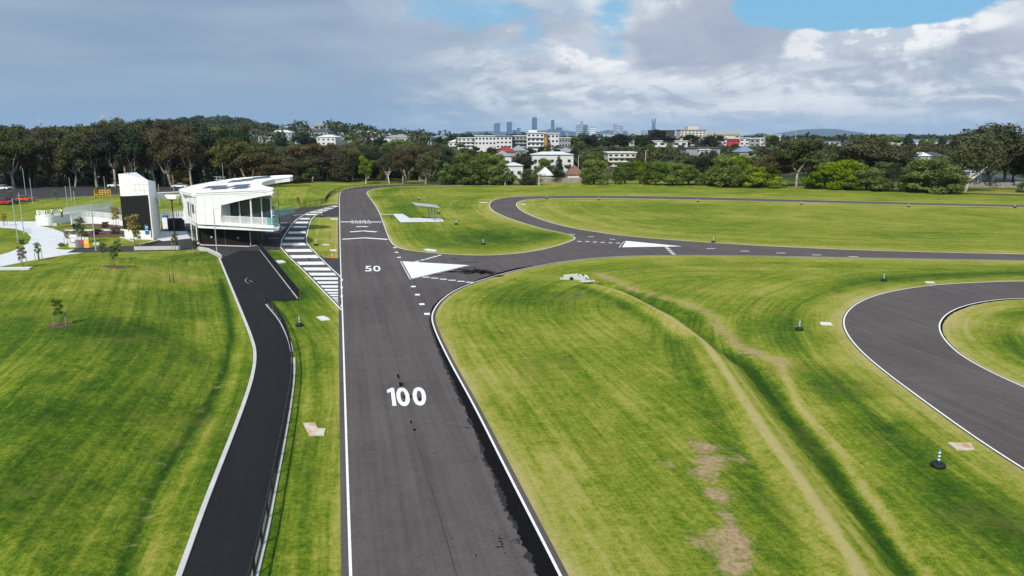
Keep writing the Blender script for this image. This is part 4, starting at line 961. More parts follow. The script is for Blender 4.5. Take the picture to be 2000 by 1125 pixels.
# kiosk, black bin store and yellow bollard between the buildings
kp = G(325, 447); k_ = thing('water_tank', 'white upright cabinet with a blue cap beside the lift tower', 'cabinet', tuple(kp))
MB().box(-.42, .42, -.35, .35, 0, 2.0).build('body', M_WHITE, k_); MB().box(-.36, .36, -.3, .3, 2.0, 2.35).build('cap', M_BLUE, k_)
bp = G(345, 449); k_ = thing('bin_store', 'black slatted storage box standing behind the tall black post', 'storage box', tuple(bp))
MB().box(-1.1, 1.1, -.8, .8, 0, 1.95).build('body', M_BLACKT, k_); MB().box(-1.15, 1.15, -.85, .85, 1.95, 2.02).build('lid', M_BLACK, k_)
yp = G(314, 449); k_ = thing('bollard', 'yellow bollard at the foot of the lift tower', 'bollard', tuple(yp)); MB().tube([(0, 0, 0), (0, 0, 1.2)], .14, 10).build('post', mat('yellow', (.75, .45, .02), .5), k_); MB().tube([(0, 0, 1.2), (0, 0, 1.26)], [.14, .05], 10).build('cap', M_BLACK, k_)

# ---- poles
def pole(label, px, base, top, r_=.075, head=None, m=M_STEEL, name='light_pole'):
    g = GT(px, base); Y = g.y; hgt_ = topz(top, Y) - g.z; t_ = thing(name, label, 'pole', tuple(g), 0, 'steel poles round the plaza and car park')
    MB().tube([(0, 0, 0), (0, 0, hgt_)], [r_, r_ * .7], 10).build('shaft', m, t_)
    MB().tube([(0, 0, 0), (0, 0, .05)], .2, 10).build('base_plate', m, t_)
    if head == 'arm': MB().beam((0, 0, hgt_ - .04), (.75, 0, hgt_ + .03), .10, .06).build('lamp_head', m, t_)
    elif head == 'disc': MB().tube([(0, 0, hgt_), (0, 0, hgt_ + .15)], [.12, .32], 12).build('lamp_head', M_BLACK, t_)
    else: MB().tube([(0, 0, hgt_), (0, 0, hgt_ + .1)], [r_ * .8, .02], 10).build('cap', m, t_)
    return t_
pole('slim steel pole on the lawn at the plaza edge, leftmost', 35, 472, 389)
pole('slim steel pole rising from the lawn tip beside the plaza bollards', 46.5, 455.5, 378)
pole('steel pole behind the curved picket wall, left of the pair', 133, 411, 364)
pole('steel pole with dark round head behind the picket wall', 149, 420, 372, head='disc')
pole('tall bare steel pole in front of the sign boards', 187.5, 489, 400, .085)
pole('grey street light with short arm at the corner of the dark forecourt', 424, 497, 408, .07, 'arm')
pole('tall black lamp post standing on the forecourt between tower and clubhouse', 344, 486, 393, .11, 'disc', M_BLACK)
pole('steel pole on the car park edge beside the trees, left of two', 52, 391, 330); pole('taller steel pole on the car park edge', 64, 397, 349)
pole('steel pole at the car park behind the picket wall', 140, 392, 348); pole('grey pole beside the yellow barrier', 207, 385, 345); pole('thin pole behind the lift tower on the right', 313, 402, 360)
pole('thin pole on the bank behind the bridge', 340, 374, 342); pole('thin mast rising behind the clubhouse roof', 438, 372, 318); pole('pale street light by the tree line behind the roof wing', 561, 353, 327, .09, 'arm')
pole('short black post behind the link bridge', 352, 400, 386, .1, None, M_BLACK)
# park signs
sgp = G(164, 486)
st_ = thing('park_sign', 'grey, red and orange notice board standing in the lawn by the plaza', 'sign', tuple(sgp))
MB().box(-1.15, -.72, -.03, .03, .15, 1.35).build('grey_board', mat('board_grey', (.18, .18, .19), .6), st_)
MB().box(-.70, .05, -.03, .03, .15, 1.3).build('red_board', mat('board_dark', (.14, .10, .12), .6), st_); MB().box(-.45, -.1, -.045, -.032, .75, 1.2).build('red_emblem', mat('red', (.65, .03, .05), .5), st_)
MB().box(.08, .82, -.03, .03, .15, 1.4).build('orange_board', mat('orange', (.85, .38, .02), .5), st_); MB().box(.25, .65, -.045, -.032, .75, 1.2).build('emblem', mat('pale_orange', (.9, .55, .25), .5), st_)
for x_ in (-.9, -.2, .45): MB().beam((x_, .05, 0), (x_, .05, .4), .05).build('post', M_GREYM, st_)
sb = G(108, 441); st_ = thing('info_board', 'small white lectern board at the blunt end of the ramp wall', 'sign', tuple(sb)); MB().box(-.4, .4, -.2, .2, 0, .5).build('plinth', M_CONC, st_); MB().box(-.25, .25, -.05, .0, .5, .85).build('face', M_GREYM, st_)
for i in range(5):
    g = G(48 + i * 3.2, 456 + i * .2); MB0 = MB().tube([(0, 0, 0), (0, 0, 1.0)], .035, 8).build('bollard', M_STEEL, None, loc=g); tag(MB0, 'thin steel bollard in the short row at the lawn tip', 'bollard', 'steel bollards at the lawn tip')
# benches and steps in the garden
for i, (a_, b_, lb_) in enumerate((((136, 462), (152, 462), 'pale concrete bench block in the planted bed'), ((140, 470), (172, 471), 'long pale concrete seating ledge above the sign boards'), ((136, 479), (153, 479), 'upper white step of the short stair in the lawn left of the boards'), ((136, 483), (153, 483), 'lower white step of the short stair in the lawn left of the boards'), ((183, 478), (196, 478), 'white ledge in the lawn right of the bare pole'))):
    A_, B_ = G(*a_), G(*b_); D = B_ - A_; o = MB().beam((0, 0, .15), (D.x, D.y, .15), .4, .3).build('concrete_ledge', M_PALEC, None, loc=A_); tag(o, lb_, 'ledge')
sl = MB().prism([(0, 0), (4.2, .3), (3.8, 1.6), (0, 1.2)], 0, .18).build('kerb_block', M_PALEC, None, loc=G(-14, 528)); tag(sl, 'low pale concrete slab at the left edge below the plaza', 'slab')
# two people in hi-vis at the rail of the ramp
def person(px, base, z, label, kneel=False, rz=0.):
    a = G(px, base); k = G(px, base, z); t_ = thing('person', label, 'person', (k.x, k.y, z), rz)
    def skin(name, pts, edges, rad, m):
        me = bpy.data.meshes.new(name); me.from_pydata(pts, edges, []); o = link(name, me, m, t_)
        o.modifiers.new('s', 'SKIN'); 
        for i, r_ in enumerate(rad): o.data.skin_vertices[0].data[i].radius = (r_, r_ * .8)
        o.data.skin_vertices[0].data[0].use_root = True
        sb_ = o.modifiers.new('d', 'SUBSURF'); sb_.levels = 1; sb_.render_levels = 2
    skin('body', [(0, 0, .9), (0, 0, 1.15), (0, 0, 1.42), (0, 0, 1.52), (0, -.01, 1.64), (0, -.01, 1.74), (-.2, 0, 1.42), (-.27, -.04, 1.15), (-.22, -.22, .98), (.2, 0, 1.42), (.27, -.04, 1.15), (.22, -.22, .98), (-.1, 0, .85), (-.11, -.03, .47), (-.11, .02, .08), (-.11, -.1, .04), (.1, 0, .85), (.11, -.03, .47), (.11, .02, .08), (.11, -.1, .04)],
         [(0, 1), (1, 2), (2, 3), (3, 4), (4, 5), (2, 6), (6, 7), (7, 8), (2, 9), (9, 10), (10, 11), (0, 12), (12, 13), (13, 14), (14, 15), (0, 16), (16, 17), (17, 18), (18, 19)],
         [.14, .15, .17, .055, .10, .08, .07, .05, .04, .07, .05, .04, .095, .065, .05, .04, .095, .065, .05, .04], mat('work_navy', (.02, .025, .05), .8, .2))
    MB().tube([(0, .0, .88), (0, 0, 1.1), (0, 0, 1.4), (0, 0, 1.5)], [.19, .2, .235, .1], 14).build('hi_vis_vest', mat('hi_vis', (.80, .85, .04), .7, .05), t_, True)
    MB().tube([(0, -.01, 1.66), (0, -.01, 1.74), (0, -.01, 1.79)], [.125, .115, .03], 12).build('cap', mat('navy_cap', (.03, .03, .04), .8), t_, True)
person(103, 424.5, 1.2, 'person in yellow hi-vis top on the ramp nearer the blunt wall end', rz=.4)
person(122, 424.5, 1.2, 'person in yellow hi-vis top farther along the ramp with dark hair', rz=-.3)
rd = [(p.x, p.y) for p in chaikin(gl([(78, 434), (112, 431), (160, 425), (225, 417)]), 1)]
o = strip('ramp_floor', rd, 3.2, 0, M_PALEC, None, h=1.2); tag(o, kind='structure')

# ------------------------------------------------------------------ fences
def fence(label, line, h=1.2, step=2.4, m=M_BLACK, rails=(.15, 1.15), pk=.11, r_=.036, pickets=True, z0=0.0):
    L = [Vector((p[0], p[1], 0)) for p in line]; t_ = thing('fence', label, 'fence', tuple(L[0])); O = L[0]
    d = [0]
    for a, b_ in zip(L[:-1], L[1:]): d.append(d[-1] + (b_ - a).length)
    def at(s):
        for i in range(len(L) - 1):
            if s <= d[i + 1] + 1e-6:
                p = L[i].lerp(L[i + 1], (s - d[i]) / max(1e-6, d[i + 1] - d[i])); return Vector((p.x - O.x, p.y - O.y, hz(p.x, p.y)))
        return Vector((L[-1].x - O.x, L[-1].y - O.y, hz(L[-1].x, L[-1].y)))
    n = max(1, round(d[-1] / step)); pm = MB().beam((0, 0, -.1), (0, 0, h + .05), r_ * 2).build('post', m, t_).data
    bpy.data.objects.remove([c for c in t_.children][0])
    for i in range(n + 1):
        o = link('post', pm, None, t_, at(d[-1] * i / n))
    mp = MB()
    for i in range(n):
        a, b_ = at(d[-1] * i / n), at(d[-1] * (i + 1) / n)
        mr = MB()
        for z_ in rails: mr.beam(a + Vector((0, 0, z_)), b_ + Vector((0, 0, z_)), .06, .06)
        mr.build('rail_pair', m, t_)
        if pickets:
            k = max(1, int((b_ - a).length / pk))
            for j in range(1, k): p = a.lerp(b_, j / k); mp.beam(p + Vector((0, 0, rails[0])), p + Vector((0, 0, rails[-1])), .014)
    if mp.v: tag(mp.build('pickets', m, t_), kind='stuff')
    return t_
fence('black picket fence curving along the right kerb of the service path', chaikin(gl([(521, 596), (545, 624), (560, 652), (570, 690), (573, 735), (566, 790), (552, 870), (536, 950), (519, 1040), (498, 1125), (462, 1280)]), 2), .95, 2.2, pk=.16, rails=(.12, .93))
fence('black railing standing on the pale kerb beside the upper path', gl([(509, 490), (584, 586)]), 1.05, .62, pickets=False, r_=.04)
fence('short black gate rail crossing from the path to the railed kerb', gl([(521, 592), (583, 587)]), 1.0, 1.8, pickets=False)
fence('black pool-style fence below the grass bank behind the striped lane', chaikin(gl([(586, 407), (610, 402), (634, 398), (639, 391), (645, 383), (660, 375), (690, 369.5), (730, 366), (780, 364)]), 1), 1.3, 2.6, pk=.22)
fence('low wire fence along the outside of the far straight', gl([(780, 359.2), (860, 358), (960, 358), (1040, 359)]), 1.1, 4.0, M_GREYM, pickets=False, r_=.03)
fence('low post and rail barrier along the car park verge', gl([(-60, 402), (40, 397), (130, 390), (240, 383)]), .8, 2.4, M_GREYM, (.45, .75), pickets=False, r_=.07)

# ------------------------------------------------------------------ delineator posts in tyres
M_DBLUE = mat('post_blue', (.03, .28, .60), .45, .05)
def make_delin(label, loc):
    t_ = thing('delineator_post', label, 'delineator post', loc, 0, 'banded posts standing in black tyres')
    mb = MB(); n = 22; 
    prof = [(.16, .02), (.30, .0), (.34, .05), (.35, .12), (.33, .19), (.28, .22), (.20, .20), (.16, .14)]
    vs = []; fs = []
    for i in range(n):
        a = 2 * math.pi * i / n
        for r_, z_ in prof: vs.append((r_ * math.cos(a), r_ * math.sin(a), z_))
    m_ = len(prof)
    for i in range(n):
        for j in range(m_): fs.append((i * m_ + j, ((i + 1) % n) * m_ + j, ((i + 1) % n) * m_ + (j + 1) % m_, i * m_ + (j + 1) % m_))
    mb.add(vs, fs).build('tyre', M_RUB, t_, True)
    MB().tube([(0, 0, .02), (0, 0, .16)], [.17, .17], 14).build('foot', M_RUB, t_)
    MB().tube([(0, 0, .16), (0, 0, .84), (0, 0, .90)], [.05, .042, .02], 12).build('shaft', M_DBLUE, t_, True)
    for z_ in (.34, .52, .70): MB().tube([(0, 0, z_), (0, 0, z_ + .09)], [.053, .052], 12).build('white_band', M_WHITE, t_, True)
    return t_
dl = [(1832, 912, 'large and close blue post in a black tyre on the lower slope beside the loop'), (1561, 645, 'banded post in a tyre left of the pale pit cover at the loop bend'), (1726, 549, 'banded post in a tyre above the outer loop bend'), (1393, 473.5, 'banded post beside the branch road right of the long white island'), (944, 478, 'banded post near the tip of the front infield'), (891, 438.5, 'banded post in the infield right of the shelter slab'),
      (857, 417, 'banded post just behind the shelter'), (818, 391, 'small banded post in the infield beyond the shelter roof'), (585, 637, 'banded post in the verge beside the fenced service path'), (617, 479.5, 'banded post on the small grass island'), (628.5, 424, 'banded post at the top of the small grass island'),
      (1170, 391, 'first small post inside the back straight from the hairpin'), (1363, 394.5, 'second small post inside the back straight from the hairpin'), (1565, 399.5, 'third small post inside the back straight from the hairpin'), (1775, 404.5, 'fourth small post inside the back straight from the hairpin'), (1982, 406, 'fifth small post inside the back straight near the picture edge'), (1068, 388.7, 'faint post at the inner rim of the far hairpin')]
p0 = None
for i, (x_, y_, lb_) in enumerate(dl):
    g = GT(x_, y_)
    if p0 is None: p0 = make_delin(lb_, tuple(g))
    else: c = copy_tree(p0); c.location = g; c.rotation_euler.z = i * .7; c['label'] = lb_
# orange cone
g = G(649, 504); k_ = thing('traffic_cone', 'small orange traffic cone at the foot of the grass island', 'traffic cone', tuple(g)); M_OR = mat('cone_orange', (.85, .16, .02), .5)
MB().box(-.2, .2, -.2, .2, .03, .07).build('base', M_OR, k_); MB().tube([(0, 0, .07), (0, 0, .75)], [.14, .03], 12).build('cone', M_OR, k_); MB().tube([(0, 0, .38), (0, 0, .52)], [.096, .07], 12).build('white_band', M_WHITE, k_)
# shelter in the infield
sg = G(846, 431); sh = thing('picnic_shelter', 'grey skillion-roofed shelter on a concrete slab in the infield', 'shelter', (sg.x, sg.y, 0))
A0 = Vector((sg.x, sg.y, 0))
rp = [PY(804.5, 394.8, 148) , PY(851, 399.5, 141.5), PY(858.5, 403.2, 143), PY(812, 399.5, 144)]
rp = [PY(804.5, 395, 147), PY(851, 400.2, 147), PY(858.5, 404.5, 144), PY(811.5, 399.6, 144)]
up = Vector((0, 0, .14)); vs = [p - A0 for p in rp] + [p - A0 - up for p in rp]
MB().add(vs, [(0, 1, 2, 3), (7, 6, 5, 4), (0, 4, 5, 1), (1, 5, 6, 2), (2, 6, 7, 3), (3, 7, 4, 0)]).build('roof', M_STEEL, sh)
for x_, y_ in ((837.5, 426), (843, 428), (847, 430.5), (850, 428)):
    p = G(x_, y_) - A0; MB().beam((p.x, p.y, 0), (p.x, p.y, 2.75), .13).build('post', M_GREYM, sh)
tag(sheet('footpath', gl([(742, 418.2), (787, 417.8), (800, 426), (862, 425), (867, 433), (782, 434.2), (768, 418.9), (742, 419)]), Z1, M_PALEC), kind='structure')
p = G(855, 430) ; b_ = thing('bench', 'small bench under the infield shelter', 'bench', (p.x, p.y, 0)); MB().box(-.8, .8, -.2, .2, .42, .47).build('seat', M_GREYM, b_); MB().box(-.6, -.5, -.15, .15, 0, .42).build('leg', M_GREYM, b_); MB().box(.5, .6, -.15, .15, 0, .42).build('leg', M_GREYM, b_)
# survey stakes on the mound
for i, (x_, y_, m_, hh, lb_) in enumerate(((332, 552, M_BLACK, .95, 'black stake on the mound, left of the pair'), (339.5, 553, M_BLACK, 1.0, 'black stake on the mound, right of the pair'), (350, 553, M_OR, .55, 'stake with orange flagging tape beside the black stakes'))):
    g = GT(x_, y_); o = MB().beam((0, 0, -.1), (.02, 0, hh), .05).build('marker_stake', m_, None, loc=g); tag(o, lb_, 'stake')
# small litter of construction and cars on the left car park
cp = [(-400, 384), (-60, 393), (40, 391), (130, 385.5), (240, 379), (400, 372), (400, 366), (230, 366), (0, 366), (-400, 366)]
tag(sheet('car_park', gl(cp), Z1, M_ASPHM), kind='structure')
tag(sheet('path', gl([(280, 377), (352, 374), (352, 375.5), (280, 379)]), Z1 + .01, M_PALEC), kind='structure')
def car(label, px, py, m, rz=0., s_=1.0, cat='car', name='parked_car', hh=1.45):
    g = G(px, py); t_ = thing(name, label, cat, (g.x, g.y, Z1), rz, 'vehicles parked by the trees')
    L_, Wd = 4.4 * s_, 1.8 * s_
    mb = MB(); pr = [(-L_ / 2, .35), (-L_ / 2, .8), (-L_ * .42, .92), (-L_ * .2, .98), (L_ * .44, .95), (L_ / 2, .75), (L_ / 2, .35)]
    vs = [(x_, -Wd / 2, z_) for x_, z_ in pr] + [(x_, Wd / 2, z_) for x_, z_ in pr]; n = len(pr)
    mb.add(vs, [tuple(range(n)), tuple(range(2 * n - 1, n - 1, -1))] + [(i, n + i, n + (i + 1) % n, (i + 1) % n) for i in range(n)]).build('body', m, t_)
    pr = [(-L_ * .26, .96), (-L_ * .12, hh), (L_ * .22, hh), (L_ * .40, .96)]; wi = Wd * .44
    vs = [(x_, -wi, z_) for x_, z_ in pr] + [(x_, wi, z_) for x_, z_ in pr]
    MB().add(vs, [(0, 1, 2, 3), (7, 6, 5, 4), (0, 4, 5, 1), (2, 6, 7, 3), (0, 3, 7, 4)]).build('windows', M_GLASS, t_)
    MB().box(-L_ * .12, L_ * .22, -wi, wi, hh, hh + .04).build('roof', m, t_)
    for sx in (-.31, .31):
        for sy in (-1, 1): MB().tube([(L_ * sx, sy * (Wd / 2 - .2), .32), (L_ * sx, sy * (Wd / 2 + .01), .32)], .32, 12).build('wheel', M_RUB, t_)
    return t_
CR = mat('car_red', (.5, .02, .02), .3, spec=.6, coat=.5); CW = mat('car_white', (.75, .76, .78), .3, coat=.5); CO = mat('car_orange', (.75, .10, .03), .35, coat=.3); CD = mat('car_dark', (.03, .035, .05), .3, coat=.5)
car('dark red car at the far left edge of the car park', 2, 400, CR, .1); car('bright orange-red car beside the slim poles', 39, 394, CO, .1); car('dark red car parked just behind the orange-red one', 49, 393, CR, .05)
car('white car on the road under the trees at far left', 4, 371, CW, .0, 1.1); car('white wagon parked among the tree trunks left of the tower', 226, 366, CW, .0); car('white van half hidden under the gum trees', 205, 349, CW, .0, 1.2, 'van', 'parked_van', 2.1); car('dark car at the car park verge', 18, 398, CD, .1)
car('pale car parked under trees right of the tower', 352, 367, CW, 0.); car('maroon car behind the clubhouse roof', 412, 361, CR, 0.)
# yellow barrier and yellow tree
g = G(201, 384); t_ = thing('barrier', 'long yellow frame barrier standing by the car park', 'barrier', tuple(g)); MY = mat('barrier_yellow', (.85, .42, .02), .5)
for z_ in (.6, 1.15, 1.7): MB().beam((-2.2, 0, z_), (2.2, 0, z_ + .05), .14).build('rail', MY, t_)
for i in range(7): MB().beam((-2.2 + i * .73, 0, 0), (-2.2 + i * .73, 0, 1.8), .1).build('post', MY, t_)

# ------------------------------------------------------------------ trees
random.seed(23)
def leaf_mesh(name, centers, radii, count, size, seed, shell=.55, flat=1.0):
    """many leaf-clump quads spread through ellipsoids"""
    rng = np.random.default_rng(seed); C_ = np.array(centers, float); Rr = np.array(radii, float)
    wgt = Rr[:, 0] * Rr[:, 1] * Rr[:, 2]; wgt = wgt ** .75; wgt /= wgt.sum(); idx = rng.choice(len(C_), count, p=wgt)
    d = rng.normal(size=(count, 3)); d /= np.linalg.norm(d, axis=1)[:, None]
    rad = shell + (1 - shell) * rng.random(count) ** .6; rad *= 1 + .12 * rng.normal(size=count)
    p = C_[idx] + d * Rr[idx] * rad[:, None]
    nrm = d + rng.normal(size=(count, 3)) * .75; nrm[:, 2] += .35; nrm /= np.linalg.norm(nrm, axis=1)[:, None]
    u = np.cross(nrm, rng.normal(size=(count, 3))); u /= np.linalg.norm(u, axis=1)[:, None]; v = np.cross(nrm, u)
    s_ = size * (.55 + .9 * rng.random(count))[:, None]; a = rng.uniform(.55, 1.0, (count, 1))
    q_ = np.stack([p - u * s_, p - v * s_ * a * .6, p + u * s_, p + v * s_ * a], 1)
    q_ += rng.normal(size=q_.shape) * size * .12
    me = bpy.data.meshes.new(name); n = count
    me.vertices.add(n * 4); me.vertices.foreach_set('co', q_.reshape(-1)); me.loops.add(n * 4); me.loops.foreach_set('vertex_index', np.arange(n * 4))
    me.polygons.add(n); me.polygons.foreach_set('loop_start', np.arange(n) * 4); me.polygons.foreach_set('loop_total', np.full(n, 4)); me.update(calc_edges=True)
    at = me.attributes.new('leaf', 'FLOAT', 'FACE'); base = rng.random(len(C_))[idx] * .5 + rng.random(n) * .5
    at.data.foreach_set('value', base.astype(np.float32))
    return me
def limb_pts(rng, a, b_, n=4, wob=.06):
    a, b_ = np.array(a, float), np.array(b_, float); L_ = np.linalg.norm(b_ - a); o = []
    for i in range(n + 1):
        t_ = i / n; p = a + (b_ - a) * t_; p[2] += L_ * .10 * math.sin(math.pi * t_) * -1
        if 0 < i < n: p += rng.normal(size=3) * L_ * wob
        o.append(tuple(p))
    return o
def make_tree(kind, seed):
    """returns (crown mesh, trunk mesh); built about 10 m high and scaled when placed"""
    rng = np.random.default_rng(seed); mb = MB(); cs = []; rs = []
    if kind == 'gum':
        h0 = rng.uniform(2.2, 3.6); lean = rng.normal(size=2) * .5; top = (lean[0], lean[1], h0)
        mb.tube(limb_pts(rng, (0, 0, -.3), top, 3, .03), [.30, .25, .22, .19], 7)
        for i in range(rng.integers(5, 7)):
            a = i * 2.4 + rng.uniform(-.4, .4); rr = rng.uniform(.9, 2.6); z_ = rng.uniform(4.2, 8.3); e = (lean[0] + rr * math.cos(a), lean[1] + rr * math.sin(a), z_)
            mb.tube(limb_pts(rng, top, e, 4), [.15, .12, .09, .07, .04], 5)
            cs.append((e[0], e[1], e[2] + .2)); rs.append((1.35, 1.35, .95))
            for j in range(4):
                a2 = a + rng.uniform(-1.1, 1.1); r2 = rr + rng.uniform(.3, 1.4); z2_ = z_ + rng.uniform(-1.6, 1.7); e2 = (lean[0] + r2 * math.cos(a2), lean[1] + r2 * math.sin(a2), min(z2_, 9.6))
                mid_ = tuple(np.array(top) * .35 + np.array(e) * .65)
                mb.tube(limb_pts(rng, mid_, e2, 2), [.07, .05, .025], 4); s_ = rng.uniform(.75, 1.25); cs.append(e2); rs.append((s_, s_, s_ * .62))
        for j in range(4): s_ = rng.uniform(.9, 1.3); cs.append((lean[0] + rng.normal() * .8, lean[1] + rng.normal() * .8, rng.uniform(7.2, 9.2))); rs.append((s_, s_, s_ * .7))
        me = leaf_mesh('crown', cs, [(a_[0] * 1.28, a_[1] * 1.28, a_[2] * 1.3) for a_ in rs], 8500, .175, seed, .35)
    elif kind in ('dome', 'fig'):
        mb.tube([(0, 0, -.3), (.1, 0, 1.5), (.1, .1, 3.2)], [.36, .30, .22], 7)
        for i in range(6):
            a = i * 1.05 + rng.uniform(-.3, .3); mb.tube(limb_pts(rng, (.1, 0, 1.4), (2.6 * math.cos(a), 2.6 * math.sin(a), 5.2), 3), [.2, .14, .1, .05], 5)
        n = 34 if kind == 'dome' else 42
        for i in range(n):
            a = rng.uniform(0, 6.28); zz_ = rng.uniform(.0, 1); w_ = math.sqrt(max(.05, 1 - (zz_ * .95) ** 2)); rr = rng.uniform(.5, .95) * (4.6 if kind == 'fig' else 4.2) * w_
            s_ = rng.uniform(.9, 1.5); cs.append((rr * math.cos(a), rr * math.sin(a), (0.9 if kind == 'fig' else 1.2) + zz_ * 7.9)); rs.append((s_, s_, s_ * .78))
        cs.append((0, 0, 4.6)); rs.append((3.0, 3.0, 2.8))
        me = leaf_mesh('crown', cs, rs, 12000, .185, seed, .6)
    elif kind == 'conifer':
        mb.tube([(0, 0, -.3), (0, 0, 5), (0, 0, 9.8)], [.25, .16, .03], 7)
        for i in range(46):
            z_ = .9 + 9 * (i / 46); w_ = 2.4 * (1 - (z_ / 10.4) ** 1.4) + .15; a = i * 2.4; cs.append((w_ * .6 * math.cos(a), w_ * .6 * math.sin(a), z_)); rs.append((w_ * .55, w_ * .55, .55))
        me = leaf_mesh('crown', cs, rs, 4500, .16, seed, .3)
    elif kind == 'shrub':
        for i in range(5): a = i * 1.25; mb.tube([(0, 0, -.2), (.6 * math.cos(a), .6 * math.sin(a), 2), (1.9 * math.cos(a), 1.9 * math.sin(a), 5.5)], [.13, .09, .04], 5)
        for i in range(26):
            a = rng.uniform(0, 6.28); zz_ = rng.uniform(0, 1); w_ = (1 - (zz_ * 1.6 - .8) ** 2 * .8); rr = rng.uniform(.2, 1) * 3.4 * w_; s_ = rng.uniform(.8, 1.5); cs.append((rr * math.cos(a), rr * math.sin(a), 1 + zz_ * 7.6)); rs.append((s_, s_, s_))
        me = leaf_mesh('crown', cs, rs, 6500, .18, seed, .45)
    elif kind == 'bare':
        for i in range(9):
            a = i * .7; e = (2.6 * math.cos(a), 2.6 * math.sin(a), rng.uniform(6, 9)); mb.tube(limb_pts(rng, (0, 0, -.2), e, 4), [.14, .11, .08, .05, .02], 5)
            for j in range(4):
                e2 = (e[0] * rng.uniform(.5, 1.4), e[1] * rng.uniform(.5, 1.4), e[2] + rng.uniform(-2.5, 1)); mb.tube([tuple(np.array(e) * rng.uniform(.4, .8)), e2], [.05, .015], 4); cs.append(e2); rs.append((1, 1, .9))
        me = leaf_mesh('crown', cs, rs, 1100, .13, seed, .2)
    elif kind == 'palm':
        mb.tube([(0, 0, -.2), (.1, 0, 4), (0, .1, 8.4)], [.28, .2, .16], 8); vs = []; fs = []
        for i in range(34):
            a = i * 2.4; el_ = rng.uniform(-.4, 1.2); L_ = 2.3; pv = None
            for j in range(6):
                t_ = j / 5; x_ = L_ * t_ * math.cos(el_) ; z_ = 8.4 + L_ * t_ * math.sin(el_) - 1.5 * t_ * t_; wd = .22 * (1 - t_) + .04; vs += [(x_ * math.cos(a) - wd * math.sin(a), x_ * math.sin(a) + wd * math.cos(a), z_ - .1), (x_ * math.cos(a) + wd * math.sin(a), x_ * math.sin(a) - wd * math.cos(a), z_ - .1)]
                k = len(vs)
                if j: fs.append((k - 4, k - 3, k - 1, k - 2))
        me = mesh('crown', vs, fs); at = me.attributes.new('leaf', 'FLOAT', 'FACE'); at.data.foreach_set('value', [random.random() for _ in fs])
    elif kind == 'young':
        mb.tube([(0, 0, -.1), (.03, 0, 3), (0, .05, 8.5)], [.16, .12, .05], 6)
        for i in range(9): a = i * 2.4; z_ = 3.5 + i * .6; mb.tube([(0, 0, z_), (1.1 * math.cos(a), 1.1 * math.sin(a), z_ + 1.2)], [.06, .02], 4); cs.append((1.0 * math.cos(a), 1.0 * math.sin(a), z_ + 1)); rs.append((.85, .85, .9))
        cs.append((0, 0, 8.6)); rs.append((.9, .9, 1.2)); me = leaf_mesh('crown', cs, rs, 800, .24, seed, .1)
    return me, mesh('trunk', mb.v, mb.f, True)
PROTO = {}
for k_, n_ in (('gum', 6), ('dome', 4), ('fig', 3), ('conifer', 1), ('shrub', 3), ('bare', 1), ('palm', 1), ('young', 3)):
    PROTO[k_] = [make_tree(k_, 100 + 17 * i + len(k_)) for i in range(n_)]
SRC = {}
def place(kind, x, y, h, wd, leaf, bark, label, group=None, name=None, cat='tree', z=None, rz=None, var=None, sz=1.0):
    i = random.randrange(len(PROTO[kind])) if var is None else var % len(PROTO[kind])
    key = (kind, i, leaf.name, bark.name)
    if key not in SRC:
        cr, tr_ = PROTO[kind][i]; cr, tr_ = cr.copy(), tr_.copy(); cr.materials.append(leaf); tr_.materials.append(bark); SRC[key] = (cr, tr_)
    cr, tr_ = SRC[key]
    z = hz(x, y) if z is None else z
    t_ = thing(name or {'gum': 'gum_tree', 'dome': 'bushy_tree', 'fig': 'fig_tree', 'conifer': 'conifer_tree', 'shrub': 'shrub', 'bare': 'bare_tree', 'palm': 'palm_tree', 'young': 'young_tree'}[kind], label, cat, (x, y, z), random.uniform(0, 6.28) if rz is None else rz, group)
    t_.scale = (h / 10 * wd, h / 10 * wd, h / 10)
    for nm, me in (('trunk', tr_), ('crown', cr)):
        o = bpy.data.objects.new(nm, me); COL.objects.link(o); o.parent = t_
    return t_
LM = [(-20, 'at the left edge behind the red cars'), (60, 'behind the orange-red car'), (130, 'behind the slim car park poles'), (195, 'left of the yellow barrier'), (235, 'behind the yellow barrier'), (310, 'directly behind the lift tower'), (372, 'behind the link bridge'), (440, 'behind the left end of the clubhouse roof'), (500, 'behind the middle of the clubhouse roof'), (575, 'behind the tip of the roof wing'), (630, 'on the left of the grass bank'), (690, 'behind the crest of the grass bank'), (745, 'behind the bend of the far fence'), (800, 'behind the start of the far straight'), (850, 'beside the white house gap'), (930, 'above the rounded tree clump'), (1000, 'left of the white villa'),
      (1060, 'above the pale cottage'), (1110, 'behind the tall conifer'), (1175, 'above the brown-roofed cottage'), (1245, 'around the cream flats'), (1325, 'left of the grey ribbed hall'), (1400, 'around the grey ribbed hall'), (1480, 'above the bright yellow-green tree'), (1570, 'beside the tall open gum'), (1640, 'below the grey terrace'), (1700, 'at the pale end of the terrace'), (1770, 'right of the broad gum crowns'), (1850, 'above the largest round tree'), (1930, 'near the white-trunked gum'), (9999, 'near the tallest domed gum')]
def landmark(px):
    for a_, s_ in LM:
        if px < a_: return s_
SH = {'gum_leaves': 'dull green', 'brown_gum_leaves': 'brownish', 'olive_leaves': 'olive green', 'fig_leaves': 'fresh green', 'dark_leaves': 'dark', 'far_leaves': 'hazy green', 'bright_leaves': 'bright', 'dry_leaves': 'dry', 'yellow_leaves': 'yellow'}
